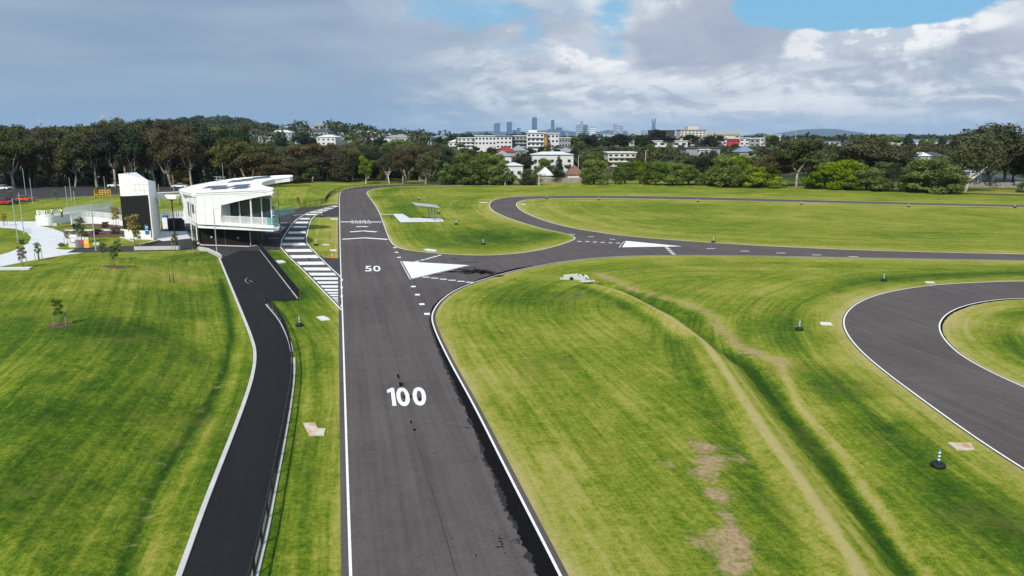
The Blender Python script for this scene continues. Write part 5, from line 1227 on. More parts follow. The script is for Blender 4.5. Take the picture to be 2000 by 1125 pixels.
# --- the dense eucalypt belt on the left
def prof(px): return float(np.interp(px, [-150, 0, 120, 250, 330, 420, 480, 520, 560, 640, 700, 760, 800, 880, 950], [252, 251, 254, 249, 243, 252, 258, 282, 290, 284, 276, 280, 275, 285, 300]))
rows = [(232, 0), (246, 1), (262, 2), (280, 3)]
for Y0, ri in rows:
    px = -120 + ri * 13
    while px < 880:
        Y = Y0 + random.uniform(-5, 5) + (float(np.interp(px, [540, 600, 720], [4, 30, 38])))
        x = X(px, Y); tp = prof(px) - (13 if px < 490 else 1) + random.uniform(-5, 12) + (14 if ri == 0 else 0); z0 = hz(x, Y); h = max(8, topz(tp, Y) - z0)
        lf = random.choices([L_GUM, L_GUMB, L_OLIVE, L_FIG, L_DARK], [6, 4, .7, 0, 2.4])[0]
        kind = 'gum' if random.random() < .8 or ri else 'shrub'
        zone = 'behind the car park' if px < 230 else ('behind the lift tower and clubhouse roof' if px < 560 else 'behind the grass bank and far bend of the straight')
        shade = {L_GUM: 'dull green', L_GUMB: 'brownish', L_OLIVE: 'olive green', L_FIG: 'fresh green', L_DARK: 'dark'}[lf]
        place(kind, x, Y, h, random.uniform(.95, 1.3) * min(1.25, 14 / h), lf, random.choice([M_BARK, M_BARK, M_BARKD]), '%s %s gum tree %s' % (('front-row', 'second-row', 'third-row', 'rearmost')[ri], shade, landmark(px)), 'gum trees in the belt along the left side')
        px += random.uniform(30, 44)
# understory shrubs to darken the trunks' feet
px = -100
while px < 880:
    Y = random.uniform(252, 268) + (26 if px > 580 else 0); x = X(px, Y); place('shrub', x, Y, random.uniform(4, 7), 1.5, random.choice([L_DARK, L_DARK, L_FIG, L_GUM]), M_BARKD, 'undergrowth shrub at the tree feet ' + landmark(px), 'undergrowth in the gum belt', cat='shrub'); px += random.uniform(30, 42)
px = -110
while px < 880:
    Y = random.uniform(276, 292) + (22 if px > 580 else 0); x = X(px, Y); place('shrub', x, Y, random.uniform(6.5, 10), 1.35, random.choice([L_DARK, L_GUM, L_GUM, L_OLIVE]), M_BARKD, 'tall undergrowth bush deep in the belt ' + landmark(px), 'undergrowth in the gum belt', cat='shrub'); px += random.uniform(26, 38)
# --- individually recognisable trees right of the belt: px, base y, top y, width factor, kind, leaf, bark, label
front = [
 (688, 354, 288, 1.0, 'gum', L_GUM, M_BARKW, 'gum tree with pale forked trunk on the crest of the grass bank'), (762, 358, 300, .9, 'gum', L_GUM, M_BARKW, 'slim white-trunked gum above the far end of the picket fence'), (714, 359, 305, .8, 'gum', L_OLIVE, M_BARKW, 'small forked gum with white trunk where the road bends'),
 (786, 360, 292, .9, 'gum', L_GUMB, M_BARK, 'brown gum left of the white house gap'), (829, 360, 300, 1.0, 'gum', L_GUM, M_BARK, 'gum standing before the white wall gap behind the far straight'),
 (876, 360.5, 316, 1.2, 'shrub', L_OLIVE, M_BARK, 'pale olive bush at the left end of the rounded hedge-like trees'), (903, 360, 298, 1.35, 'dome', L_OLIVE, M_BARKD, 'rounded olive tree, tallest and brightest of the clump left of the white villa'), (925, 361, 312, 1.4, 'dome', L_FIG, M_BARKD, 'low dark-fringed tree in the middle of the rounded clump'), (950, 360.5, 303, 1.3, 'dome', L_OLIVE, M_BARKD, 'round-headed tree in the clump second from its right'), (972, 361, 300, 1.2, 'dome', L_OLIVE, M_BARKD, 'round tree at the clump beside the white villa'), (972, 362, 330, 1.1, 'shrub', L_OLIVE, M_BARK, 'low wispy olive shrub at the foot of the round clump'),
 (995, 361, 335, 1.2, 'shrub', L_OLIVE, M_BARKD, 'low shrub in front of the white villa'), (1033, 361, 327, 1.35, 'shrub', L_GUM, M_BARK, 'bushy grey-green tree between villa and pale cottage'), (1021, 345, 298, 1.2, 'gum', L_GUMB, M_BARK, 'spreading brown tree over the villa roof'), (1006, 350, 335, 1.3, 'shrub', L_DARK, M_BARKD, 'dark bush beside the villa wall'),
 (1062, 350, 306, 1.1, 'fig', L_FIG, M_BARKD, 'dark green tree left of the tall conifer'), (1091, 356, 302, 1.15, 'conifer', L_DARK, M_BARKD, 'tall dark conifer between the two cottages'), (1061, 356, 335, .8, 'bare', L_DRY, M_BARK, 'nearly leafless shrub before the pale cottage'),
 (1160, 362, 309, 1.35, 'fig', L_OLIVE, M_BARKD, 'big leafy tree right of the brown-roofed cottage'), (1187, 363, 326, .95, 'bare', L_DRY, M_BARK, 'dry tan bush in front of the green trees'), (1221, 362, 316, 1.3, 'dome', L_OLIVE, M_BARK, 'rounded tree with pale stems right of the dry bush'), (1250, 362, 314, 1.2, 'dome', L_OLIVE, M_BARK, 'rounded tree second right of the dry bush'), (1280, 363, 315, 1.3, 'dome', L_OLIVE, M_BARKW, 'rounded tree with white branching stems'), (1313, 363, 318, 1.35, 'dome', L_OLIVE, M_BARK, 'rounded olive tree before the grey school block'), (1344, 363.5, 320, 1.3, 'dome', L_OLIVE, M_BARKD, 'last rounded olive tree before the dark gap'),
 (1376, 362, 304, 1.1, 'fig', L_DARK, M_BARKD, 'dark tree in the gap right of the rounded olive trees'), (1412, 365, 298, 1.45, 'fig', L_FIG, M_BARKD, 'large spreading green tree left of the bright yellow-green one'), (1440, 362, 302, 1.2, 'fig', L_FIG, M_BARKD, 'leafy tree just behind the bright yellow-green one'), (1484, 366, 322, 1.75, 'fig', L_LIME, M_BARKD, 'bright yellow-green low spreading tree by the field'),
 (1395, 364, 345, 1.2, 'bare', L_DRY, M_BARK, 'small pale scrubby bush at the field edge'), (1519, 365, 300, 1.7, 'gum', L_GUMB, M_BARK, 'brown-leaved wattle behind the bright tree'), (1553, 367, 268, 1.15, 'gum', L_GUM, M_BARK, 'tall open gum rising above the white apartment row'), (1578, 366, 310, 1.6, 'gum', L_GUMB, M_BARK, 'brown gum between tall open gum and the dark fig'),
 (1612, 369, 312, 1.6, 'fig', L_FIG, M_BARKD, 'broad dark green fig at the field edge, left one of the pair'), (1652, 370, 308, 1.6, 'fig', L_FIG, M_BARKD, 'broad fig in the middle of the dark green group'), (1692, 372, 322, 1.4, 'fig', L_FIG, M_BARKD, 'lower leafy fig right of the dark green group'), (1718, 373, 345, 1.5, 'shrub', L_FIG, M_BARKD, 'low leafy shrub at the road edge'),
 (1740, 373, 316, .85, 'gum', L_DARK, M_BARKW, 'small dark gum with thin white trunk by the road'), (1724, 366, 312, 1.2, 'dome', L_OLIVE, M_BARK, 'pale olive tree behind the small dark gum'), (1763, 368, 325, 1.0, 'gum', L_OLIVE, M_BARKW, 'thin pale-stemmed tree beside the large round tree'),
 (1820, 377, 300, 1.75, 'fig', L_FIG, M_BARKD, 'largest round green tree overhanging the far road'), (1790, 372, 312, 1.2, 'fig', L_FIG, M_BARKD, 'leafy tree leaning against the largest round tree'), (1850, 372, 318, 1.2, 'fig', L_FIG, M_BARKD, 'leafy tree at the right flank of the largest round tree'),
 (1940, 366, 240, 1.5, 'gum', L_GUM, M_BARK, 'tallest gum with high domed crown near the right edge'), (1958, 364, 250, 1.1, 'gum', L_GUMB, M_BARK, 'brownish tall gum beside the domed one'), (1905, 366, 268, 1.2, 'gum', L_GUM, M_BARK, 'wide gum above the white-trunked tree'), (1925, 364, 285, 1.4, 'gum', L_GUMB, M_BARK, 'brown foliage mass under the tall gums'),
 (1980, 362, 300, 1.4, 'gum', L_DARK, M_BARKD, 'dark tree at the right edge of the view'), (2010, 366, 290, 1.4, 'gum', L_DARK, M_BARKD, 'dark tree just outside the right edge'), (1998, 376, 352, 1.2, 'shrub', L_OLIVE, M_BARK, 'grey-green shrub at the right picture edge by the road'), (1690, 360, 266, 1.6, 'gum', L_GUM, M_BARKD, 'broad brown-green gum crown right of the apartment row'), (1722, 358, 272, 1.6, 'gum', L_GUM, M_BARKD, 'broad gum crown with rounded top right of the apartment row'), (1748, 360, 284, 1.1, 'gum', L_GUM, M_BARKD, 'lower gum crown trailing right of the broad pair'),
 (1885, 342, 284, 1.3, 'gum', L_GUM, M_BARK, 'gum behind the white-trunked tree'), (1640, 345, 300, 1.4, 'dome', L_GUM, M_BARKD, 'olive tree below the apartment row'), (1600, 350, 305, 1.1, 'dome', L_OLIVE, M_BARKD, 'rounded tree below the left apartments'),
]
for px, b_, tp, wd, kind, lf, bk, lb_ in front:
    g = G(px, b_); Y = g.y; h = topz(tp, Y) - 0
    place(kind, g.x, Y, h, wd * (1.0 if kind not in ('gum',) else 1.0) * (min(1.6, 9 / h) if kind in ('dome', 'fig', 'shrub') and h < 9 else 1) , lf, bk, lb_, z=hz(g.x, g.y) - .1)
# white-trunked gum with leaning forked stems (right)
g = G(1884, 375.5); t_ = thing('gum_tree', 'gum tree with bright white leaning forked trunk beside the far road', 'tree', tuple(g))
def P3(px, py): p = PY(px, py, g.y); return (p.x - g.x, p.y - g.y, p.z)
MB().tube([(0, 0, -.2), P3(1889, 359), P3(1896, 340), P3(1893, 330), P3(1878, 324)], [.55, .5, .38, .2, .1], 8).tube([P3(1888, 361), P3(1900, 348), P3(1915, 338), P3(1925, 328), P3(1938, 320)], [.34, .28, .22, .14, .06], 7).tube([P3(1896, 341), P3(1912, 338), P3(1930, 322)], [.3, .2, .05], 6).build('trunk', M_BARKW, t_, True)
cs = [P3(*p) for p in ((1900, 318), (1880, 312), (1920, 310), (1940, 315), (1895, 300), (1915, 296), (1935, 300), (1890, 288), (1925, 284), (1875, 298))]
cr = link('crown', leaf_mesh('crown', cs, [(3.2, 3.2, 2.1)] * len(cs), 5200, .3, 5, .3), L_GUM, t_)
# --- background trees among the suburb (right half and middle distance)
bgz = [(880, 1000, 285, 330, 8, 'middle distance trees behind the rounded clump'), (1000, 1320, 300, 380, 22, 'middle distance trees in front of the cream flats'), (1320, 1700, 290, 350, 20, 'trees in front of the grey school block'), (1700, 2060, 290, 380, 22, 'trees between the far houses on the right'), (880, 2060, 385, 455, 44, 'trees on the rise below the apartments'), (900, 1330, 405, 432, 16, 'dark trees screening the apartment blocks')]
for x0, x1, Y0, Y1, n_, gr_ in bgz:
    for i in range(n_):
        px = x0 + (x1 - x0) * (i + random.random()) / n_; Y = random.uniform(Y0, Y1); x = X(px, Y); z0 = hz(x, Y)
        tp = random.uniform(300 if 1575 < px < 1695 else 294, 318) if not (980 < px < 1120 or Y > 383) else random.uniform(312, 330) if Y < 383 else random.uniform(288, 298)
        if 1175 < px < 1240: tp = random.uniform(318, 330)
        h = min(14, max(5, topz(tp, Y) - z0)); lf = random.choice([L_GUM, L_DARK, L_FIG, L_GUM, L_GUMB, L_OLIVE])
        kd = random.choice(['gum', 'dome', 'fig', 'gum']); place(kd, x, Y, h, random.uniform(1.0, 1.4), lf, M_BARKD, '%s %s tree in the %s distance %s' % (SH[lf.name], {'gum': 'open', 'dome': 'rounded', 'fig': 'broad'}[kd], 'middle' if Y < 383 else 'further', landmark(px)), gr_)
far = [(560, 900, 480, 700, 30, 'trees among the hillside houses behind the gum belt', 9), (870, 1300, 470, 620, 24, 'dark trees round the white apartment blocks', 9), (1300, 2050, 470, 700, 44, 'far trees round the apartments and school', 9)]
for x0, x1, Y0, Y1, n_, gr_, hh in far:
    for i in range(n_):
        px = x0 + (x1 - x0) * (i + random.random()) / n_; Y = random.uniform(Y0, Y1); x = X(px, Y)
        kd = random.choice(['gum', 'dome', 'fig']); lf = random.choice([L_DARK, L_DARK, L_FAR, L_FIG]); place(kd, x, Y, random.uniform(6, hh), random.uniform(1.2, 1.7), lf, M_BARKD, 'small far %s %s tree among roofs %s' % (SH[lf.name], {'gum': 'open', 'dome': 'rounded', 'fig': 'broad'}[kd], landmark(px)), gr_)
for px, Y, h, lb_ in ((1275, 600, 13, 'dark dome-shaped tree before the long brown building, left'), (1205, 520, 9, 'dark tree on the rise beside the cream flats'), (1150, 500, 9, 'dark tree mass right of the white apartments'), (1115, 480, 8, 'dark tree touching the white apartments'), (1240, 640, 8, 'dark round tree below the high-rise pair')):
    place('dome', X(px, Y), Y, h, 1.7, L_DARK, M_BARKD, lb_)
for px, Y, h in ((929, 470, 8), (1070, 350, 8), (1035, 480, 9), (833, 520, 9)): place('palm', X(px, Y), Y, h, 1.3, L_FIG, M_BARKD, 'palm tree rising among the roofs left of the high conifer', 'palm trees among the roofs')
# --- young staked trees
def stakes(x, y, z, n_=2, r_=.45, h=1.2, ring=True, lab=''):
    for i in range(n_):
        a = 6.28 * i / n_ + .4; o = MB().beam((0, 0, -.1), (0, 0, h), .05).build('tree_stake', M_WOOD, None, loc=(x + r_ * math.cos(a), y + r_ * math.sin(a), z)); tag(o, 'wooden stake beside the ' + ' '.join(lab.split()[:9]), 'stake', 'stakes round the young trees')
def mulch(x, y, r_, lab):
    n = 18; vs = [(0, 0, .07)] + [(r_ * math.cos(6.28 * i / n) * random.uniform(.85, 1.15), r_ * math.sin(6.28 * i / n) * random.uniform(.85, 1.15), 0) for i in range(n)]
    z0 = hz(x, y); vs = [(v[0], v[1], v[2] + hz(x + v[0], y + v[1]) - z0 + .012) for v in vs]
    o = link('mulch_ring', mesh('mulch_ring', vs, [(0, 1 + i, 1 + (i + 1) % n) for i in range(n)]), M_MULCH, None, (x, y, z0)); tag(o, lab, 'mulch', kind='stuff')
for px, b_, tp, lf, nst, mr_, lb_ in ((117, 636, 582, L_FIG, 2, .85, 'young leafy tree alone in a mulch ring on the near mound'), (204, 513, 472, L_FIG, 0, 1.1, 'young tree left of the trio on the mound crest'), (224, 521, 478, L_FIG, 0, 1.1, 'young tree front of the trio on the mound crest'), (231, 509, 467, L_FIG, 0, .0, 'young tree at the back of the trio on the mound crest'),
                                      (46, 523, 480, L_DRY, 3, 0, 'sparse pinkish sapling between stakes at the plaza edge'), (76, 508, 473, L_FIG, 4, 0, 'small staked green tree at the plaza edge'), (263, 480, 418, L_YEL, 2, 0, 'yellow-green sapling before the black tower panel'), (269, 482, 440, L_FIG, 2, 0, 'dark leafy sapling at the tower base'), (343, 490, 456, L_FIG, 2, 0, 'thin sapling at the foot of the black lamp post'),
                                      (383, 497, 468, L_GUM, 2, .6, 'staked twig-like sapling on the mound crest near the curved kerb'), (160, 474, 424, L_FIG, 2, 0, 'young tree in the garden bed left of the bare pole'), (150, 464, 436, L_DARK, 0, 0, 'dark young tree against the ramp wall'), (228, 446, 402, L_YEL, 2, 0, 'yellow-leafed young tree left of the tower'), (10, 441, 415, L_YEL, 3, 0, 'thin sapling on the far left lawn'), (23, 398, 372, L_DRY, 0, 0, 'orange-leafed small tree beside the parked red cars'), (372, 470, 447, L_DARK, 0, 0, 'leafy shrub against the clubhouse ground floor'), (384, 474, 446, L_FIG, 0, 0, 'second leafy shrub against the clubhouse ground floor'), (132, 476, 450, L_DRY, 2, 0, 'bare young tree in the lawn beside the plaza'),
                                      (108, 392, 370, L_FIG, 0, 0, 'small green tree on the car park verge'), (190, 388, 366, L_FIG, 0, 0, 'small green tree left of the yellow barrier'), (238, 388, 365, L_FIG, 0, 0, 'small green tree between barrier and tower'), (583, 406, 384, L_YEL, 2, 0, 'staked pale sapling at the start of the black fence on the bank')):
    g = GT(px, b_); h = max(1.2, topz(tp, g.y) - g.z)
    place('young', g.x, g.y, h, 1.15, lf, M_BARK, lb_, z=g.z, var=int(px))
    if nst: stakes(g.x, g.y, g.z, nst, .4, min(1.3, h * .5), lab=lb_)
    if mr_: mulch(g.x, g.y, mr_, 'brown mulch ring round the ' + lb_)
place('dome', G(368, 362).x, G(368, 362).y - 6, 5.5, 1.5, L_YEL, M_BARKD, 'yellow flowering tree in the shade right of the tower')
for px, b_, r_, lf, lb_ in ((150, 447, 1.0, L_DARK, 'low dark planting beside the ramp wall'), (205, 444, 1.0, L_GUMB, 'low russet planting beside the ramp wall'), (190, 458, 1.1, L_GUMB, 'russet ground planting in the middle bed'), (225, 457, 1.2, L_GUMB, 'russet planting in the bed beside the tower'), (165, 460, .9, L_OLIVE, 'low olive planting in the bed'), (42, 477, .8, L_FIG, 'low green plants at the base of the leftmost lawn pole'), (120, 481, .6, L_OLIVE, 'strappy plants beside the sign boards')):
    g = G(px, b_); place('shrub', g.x, g.y, r_, 2.4, lf, M_BARKD, lb_, cat='shrub')

# ------------------------------------------------------------------ buildings of the suburb
WALLS = {'white': mat('wall_white', (.62, .62, .62), .7, .08), 'cream': mat('wall_cream', (.55, .53, .44), .7, .08), 'grey': mat('wall_grey', (.28, .30, .31), .7, .08), 'brown': mat('wall_brown', (.06, .05, .05), .7, .2), 'blue-grey': mat('wall_bluegrey', (.32, .38, .42), .7, .08), 'red': mat('wall_red', (.42, .04, .05), .7, .1), 'ochre': mat('wall_ochre', (.50, .26, .04), .7, .1)}
ROOFS = {'white': mat('roof_white', (.60, .62, .64), .5, .06), 'grey': mat('roof_grey', (.25, .26, .28), .6, .1), 'dark': mat('roof_dark', (.06, .065, .075), .6, .1), 'red': mat('roof_red', (.26, .035, .035), .7, .15), 'brown': mat('roof_brown', (.20, .10, .07), .8, .2), 'orange': mat('roof_orange', (.45, .17, .08), .8, .2), 'blue': mat('roof_blue', (.16, .22, .32), .6, .1)}
def house(label, x, y, w_, d, h, wall, roof, rz=0.0, rh=1.8, z=None, base=0.0):
    z = hz(x, y) if z is None else z
    t_ = thing('house', label, 'house', (x, y, z), rz); MB().box(-w_ / 2, w_ / 2, -d / 2, d / 2, -2, h).build('wall', WALLS[wall], t_)
    e = .5; r_ = min(w_, d) * .5
    vs = [(-w_ / 2 - e, -d / 2 - e, h), (w_ / 2 + e, -d / 2 - e, h), (w_ / 2 + e, d / 2 + e, h), (-w_ / 2 - e, d / 2 + e, h), (-w_ / 2 + r_, 0, h + rh), (w_ / 2 - r_, 0, h + rh)]
    if w_ < d: vs[4] = (0, -d / 2 + r_, h + rh); vs[5] = (0, d / 2 - r_, h + rh); fs = [(0, 1, 4), (1, 2, 5, 4), (2, 3, 5), (3, 0, 4, 5)]
    else: fs = [(0, 1, 5, 4), (1, 2, 5), (2, 3, 4, 5), (3, 0, 4)]
    MB().add(vs, fs + [(3, 2, 1, 0)]).build('roof', ROOFS[roof], t_)
    n = max(2, int(w_ / 3.2)); wm = None
    for s_ in range(max(1, int(h / 2.8))):
        for i in range(n):
            xx = -w_ / 2 + w_ * (i + .5) / n; o = MB().box(-.65, .65, -.03, .03, 0, 1.25)
            if wm is None: ob = o.build('window', M_GLASS, t_); wm = ob.data
            else: ob = link('window', wm, None, t_)
            ob.location = (xx, -d / 2 - .03, .9 + s_ * 2.8)
    return t_
def block(label, px0, px1, Y, ytop, ybot, wall, roof='white', rz=0.0, floors=3, bays=6, d=14, cat='building', name='apartment_building', win=M_GLASS, pent=None, balc=False):
    x0, x1 = X(px0, Y), X(px1, Y); zt = topz(ytop, Y); zb = topz(ybot, Y); cx = (x0 + x1) / 2; w_ = x1 - x0; gz = hz(cx, Y)
    t_ = thing(name, label, cat, (cx, Y, gz), rz); zb -= gz; zt -= gz
    MB().box(-w_ / 2, w_ / 2, 0, d, min(zb - 3, -1), zt).build('wall', WALLS[wall], t_)
    MB().box(-w_ / 2 - .5, w_ / 2 + .5, -.5, d + .5, zt, zt + .5).build('roof', ROOFS[roof], t_)
    fh = (zt - zb) / floors; bw = w_ / bays; m_ = MB().box(-bw * .27, bw * .27, -.06, .04, fh * .28, fh * .68); wm = None
    for s_ in range(floors):
        for i in range(bays):
            if wm is None: ob = m_.build('window', win, t_); wm = ob.data
            else: ob = link('window', wm, None, t_)
            ob.location = (-w_ / 2 + bw * (i + .5), -.01, zb + fh * s_)
        if balc: MB().box(-w_ / 2 + .3, w_ / 2 - .3, -1.1, -.07, zb + fh * s_ - .1, zb + fh * s_ + .12).build('balcony_slab', WALLS[wall], t_)
    if pent: MB().box(-w_ / 2 + w_ * pent[0], -w_ / 2 + w_ * pent[1], 2, d - 2, zt + .5, zt + pent[2]).build('plant_room', WALLS[pent[3]], t_)
    return t_
block('long white apartment wing, left end of the row below the skyline', 898, 930, 470, 270, 290, 'white', 'white', floors=3, bays=4, balc=True)
block('white apartment block with many square windows under the left skyline towers', 930, 970, 455, 266, 284, 'white', 'white', floors=2, bays=6)
block('white apartment block right of the square-windowed one', 970, 1000, 440, 266, 290, 'white', 'grey', floors=3, bays=4)
block('grey recessed apartment block beneath the skyline', 1000, 1028, 450, 266, 288, 'grey', 'white', floors=3, bays=4, balc=True)
block('tallest white apartment block with ochre panel', 1028, 1060, 440, 260, 286, 'white', 'white', floors=3, bays=4, balc=True, pent=(.1, .6, 1.8, 'white'))
block('narrow ochre panelled stair block', 1061, 1065, 438, 261, 270, 'ochre', 'white', floors=1, bays=1, d=8)
block('white stepped end block of the apartment row', 1066, 1088, 445, 261, 290, 'white', 'white', floors=3, bays=3)
block('low long white roofed block right of the apartments', 1088, 1110, 470, 270, 288, 'grey', 'white', floors=2, bays=4)
block('cream flats with white balconies in the trees', 1181, 1234, 345, 299, 325, 'cream', 'white', floors=3, bays=5, balc=True)
block('long dark brown building on the ridge behind a dome tree', 1261, 1305, 800, 255, 268, 'brown', 'dark', floors=2, bays=8, d=20)
block('unfinished tan concrete building with open floors on the ridge', 1316, 1364, 780, 254, 267, 'cream', 'grey', floors=3, bays=7, d=20, pent=(.3, .7, 4, 'cream'))
block('long pale ribbed building on the ridge', 1364, 1428, 800, 259, 268, 'cream', 'white', floors=1, bays=16, d=20)
block('long white walled building low on the left of the school', 1262, 1330, 520, 276, 286, 'white', 'white', floors=1, bays=5)
block('white wedge-ended building with glass left of the red wall', 1366, 1405, 560, 268, 283, 'white', 'white', floors=2, bays=4)
block('red-walled building in the white row', 1405, 1427, 558, 271, 279, 'red', 'white', floors=1, bays=4)
block('white building right of the red wall', 1427, 1447, 560, 270, 284, 'white', 'white', floors=2, bays=2)
block('dark glass-fronted white-roofed building right of the red wall', 1447, 1466, 558, 271, 287, 'grey', 'white', floors=2, bays=2)
block('white building with wide dark window behind the brown trees', 1466, 1500, 565, 270, 285, 'white', 'white', floors=2, bays=4)
block('white block standing above the row', 1482, 1504, 620, 264, 275, 'white', 'white', floors=1, bays=4)
block('grey ribbed hall with two white panels', 1328, 1392, 400, 290, 306, 'grey', 'dark', floors=1, bays=9, win=WALLS['grey'])
block('white panel pair on the front of the grey hall', 1353, 1372, 397.5, 293, 306, 'white', 'white', floors=1, bays=2, d=2)
block('grey apartment block left half of the terrace on the right', 1588, 1625, 470, 275, 295, 'blue-grey', 'dark', floors=2, bays=4, balc=True)
block('grey apartment block in the middle of the right terrace', 1625, 1655, 465, 275, 294, 'grey', 'dark', floors=2, bays=3, balc=True)
block('pale end block of the right terrace with small high windows', 1655, 1688, 460, 278, 298, 'blue-grey', 'white', floors=2, bays=3)
block('white house row seen left behind the terrace', 1585, 1600, 500, 283, 294, 'white', 'white', floors=1, bays=2)
# named nearer houses
def hpx(label, px, Y, ytop, wpx, wall, roof, h=5.5, rh=2.0, d=10, rz=0.0):
    x = X(px, Y); z = topz(ytop, Y) - h - rh; return house(label, x, Y, wpx / F * Y, d, h, wall, roof, rz, rh, z)
hpx('white two-storey villa beside the round tree clump', 1004, 285, 317, 28, 'white', 'white', 7, 1.0, rz=.1)
hpx('pale cottage with broad cream gable left of the conifer', 1063, 272, 326, 27, 'cream', 'white', 3.5, 2.8)
hpx('white cottage with brown tiled hip roof right of the conifer', 1118, 272, 322, 30, 'white', 'brown', 3.6, 3.2)
hpx('long white flat-roofed house behind the conifer', 1075, 330, 296, 80, 'white', 'white', 7, 1.2)
hpx('grey house with hipped white roof below the red roof', 982, 350, 294, 34, 'white', 'grey', 5, 2.4)
hpx('house with dark red metal roof', 990, 400, 285, 34, 'grey', 'red', 4, 3); hpx('grey roofed house beside the dark red roof', 1012, 420, 283, 30, 'grey', 'grey', 4, 3); hpx('grey roofed long house above the conifer', 1095, 420, 288, 50, 'grey', 'grey', 4, 2.4)
hpx('blue-grey hipped pavilion right of the grey hall', 1437, 400, 285, 34, 'grey', 'blue', 5, 3); hpx('white shed gable glimpsed in the brown trees', 1560, 400, 297, 22, 'cream', 'white', 4, 1.2)
hpx('white house glimpsed behind the far straight', 824, 290, 338, 16, 'white', 'white', 5, 1.5); hpx('white house in the trees behind the roof wing', 566, 300, 312, 20, 'white', 'grey', 5, 2)
hpx('grey house behind the white-trunked gum', 1925, 262, 341, 70, 'blue-grey', 'dark', 5.0, 1.6); hpx('pale carport left of the white-trunked gum', 1885, 258, 332, 22, 'white', 'white', 5, .6); hpx('white cottage glimpsed between right trees', 1770, 272, 342, 22, 'white', 'white', 4, 1.5)
hpx('green-roofed house among the right trees', 1790, 330, 296, 40, 'grey', 'dark', 4.5, 2); hpx('white house left of the green-roofed one', 1768, 322, 297, 18, 'white', 'white', 5, 1.5); hpx('dark gabled house among the right trees', 1878, 310, 300, 22, 'grey', 'dark', 5, 3); hpx('grey blue-roofed house high on the right', 1850, 520, 274, 40, 'blue-grey', 'blue', 7, 1.5)
hpx('pale green-roofed hall behind the car park trees', 43, 268, 338, 42, 'cream', 'white', 4.5, 1.5)
# hillside houses: position, width, wall, roof
cols = [('white', 'grey'), ('white', 'white'), ('grey', 'dark'), ('white', 'blue'), ('cream', 'grey'), ('white', 'dark'), ('cream', 'brown'), ('blue-grey', 'white')]
for i in range(46):
    px = 470 + i * 9.6 + random.uniform(-6, 6); yy = random.choice([0, 1, 2]); Y = 560 + yy * 70 + random.uniform(-20, 20); x = X(px, Y); wl, rf_ = random.choice(cols)
    house('%s house with %s roof among trees %s' % (wl, rf_, landmark(px)), x, Y, random.uniform(11, 18), 10, random.choice([3.2, 6]), wl, rf_, random.uniform(-.5, .5), random.uniform(1.5, 2.6))['group'] = 'houses on the hill behind the gum belt'
hpx('large house with terracotta roof topping the hill', 652, 760, 252, 28, 'cream', 'orange', 5, 3.5)
for i in range(16):
    px = 1700 + i * 20 + random.uniform(-6, 6); Y = 640 + random.uniform(-40, 60); wl, rf_ = random.choice(cols)
    house('%s house with %s roof among trees %s' % (wl, rf_, landmark(px)), X(px, Y), Y, random.uniform(11, 18), 10, 4, wl, rf_, random.uniform(-.5, .5), 2)['group'] = 'houses on the far right rise'
for i in range(9):
    px = 860 + i * 50 + random.uniform(-8, 8); Y = 600 + random.uniform(-15, 50); wl, rf_ = random.choice(cols)
    house('%s house with %s roof among trees %s' % (wl, rf_, landmark(px)), X(px, Y), Y, random.uniform(11, 18), 10, 4, wl, rf_, random.uniform(-.5, .5), 2)['group'] = 'houses behind the apartment blocks'
# masts
for px, Y, tp, lb_, hd in ((238, 500, 223, 'telecom mast with antenna cluster above the gum belt', 1), (119, 480, 232, 'lattice telecom mast behind the left trees', 1), (1532, 800, 254, 'distant lattice mast beside the blue hill', 0)):
    x = X(px, Y); z0 = hz(x, Y); hh = topz(tp, Y) - z0; t_ = thing('telecom_mast', lb_, 'mast', (x, Y, z0)); MB().tube([(0, 0, 0), (0, 0, hh)], [.5, .28], 8).build('shaft', M_STEEL, t_)
    if hd:
        MB().tube([(0, 0, hh - 2.6), (0, 0, hh - 2.4)], 1.4, 12).build('platform', M_STEEL, t_)
        for k in range(6): a = k * 1.047; MB().beam((1.4 * math.cos(a), 1.4 * math.sin(a), hh - 2.6), (1.4 * math.cos(a), 1.4 * math.sin(a), hh - .1), .42, .3).build('antenna', WALLS['white'], t_)
for px, b_, tp in ((986.5, 362, 336), (1052.5, 363, 340), (1125.5, 330, 304), (1252, 315, 294), (1553, 366, 335)):
    g = G(px, b_) if b_ > 340 else Vector((X(px, 330), 330, 2)); hh = topz(tp, g.y) - g.z; t_ = thing('street_light', {986.5: 'street light before the round tree clump and villa', 1052.5: 'street light before the pale cottage', 1125.5: 'pole above the brown-roofed cottage', 1252: 'power pole right of the cream flats', 1553: 'pole in the brown trees'}[px], 'street light', tuple(g)); MB().tube([(0, 0, 0), (0, 0, hh)], [.13, .09], 8).build('shaft', M_PALEC, t_); MB().beam((0, 0, hh), (1.0, -.3, hh + .15), .16, .1).build('lamp_head', M_PALEC, t_)
# timber paling fences behind the field
def pale_fence(lb_, a, b_):
    A_, B_ = G(*a), G(*b_); t_ = thing('fence', lb_, 'fence', tuple(A_)); D = B_ - A_; n = max(3, int(D.length / .5)); mb = MB()
    for i in range(n): p = D * (i / n); q_ = D * ((i + .92) / n); mb.beam((p.x, p.y, .85 + random.uniform(-.03, .03)), (q_.x, q_.y, .85), .04, 1.7)
    tag(mb.build('paling', mat('weathered_timber', (.30, .27, .23), .9, .3), t_), kind='stuff'); MB().beam((0, .06, 1.3), (D.x, D.y + .06, 1.3), .06).build('rail', M_WOOD, t_)
pale_fence('weathered paling fence before the two cottages', (1040, 356), (1145, 357)); pale_fence('paling fence behind the white-trunked gum', (1880, 366), (2060, 368)); pale_fence('pale fence left of the largest round tree', (1740, 364), (1880, 366)); pale_fence('cream fence behind the far straight', (818, 354), (848, 354))
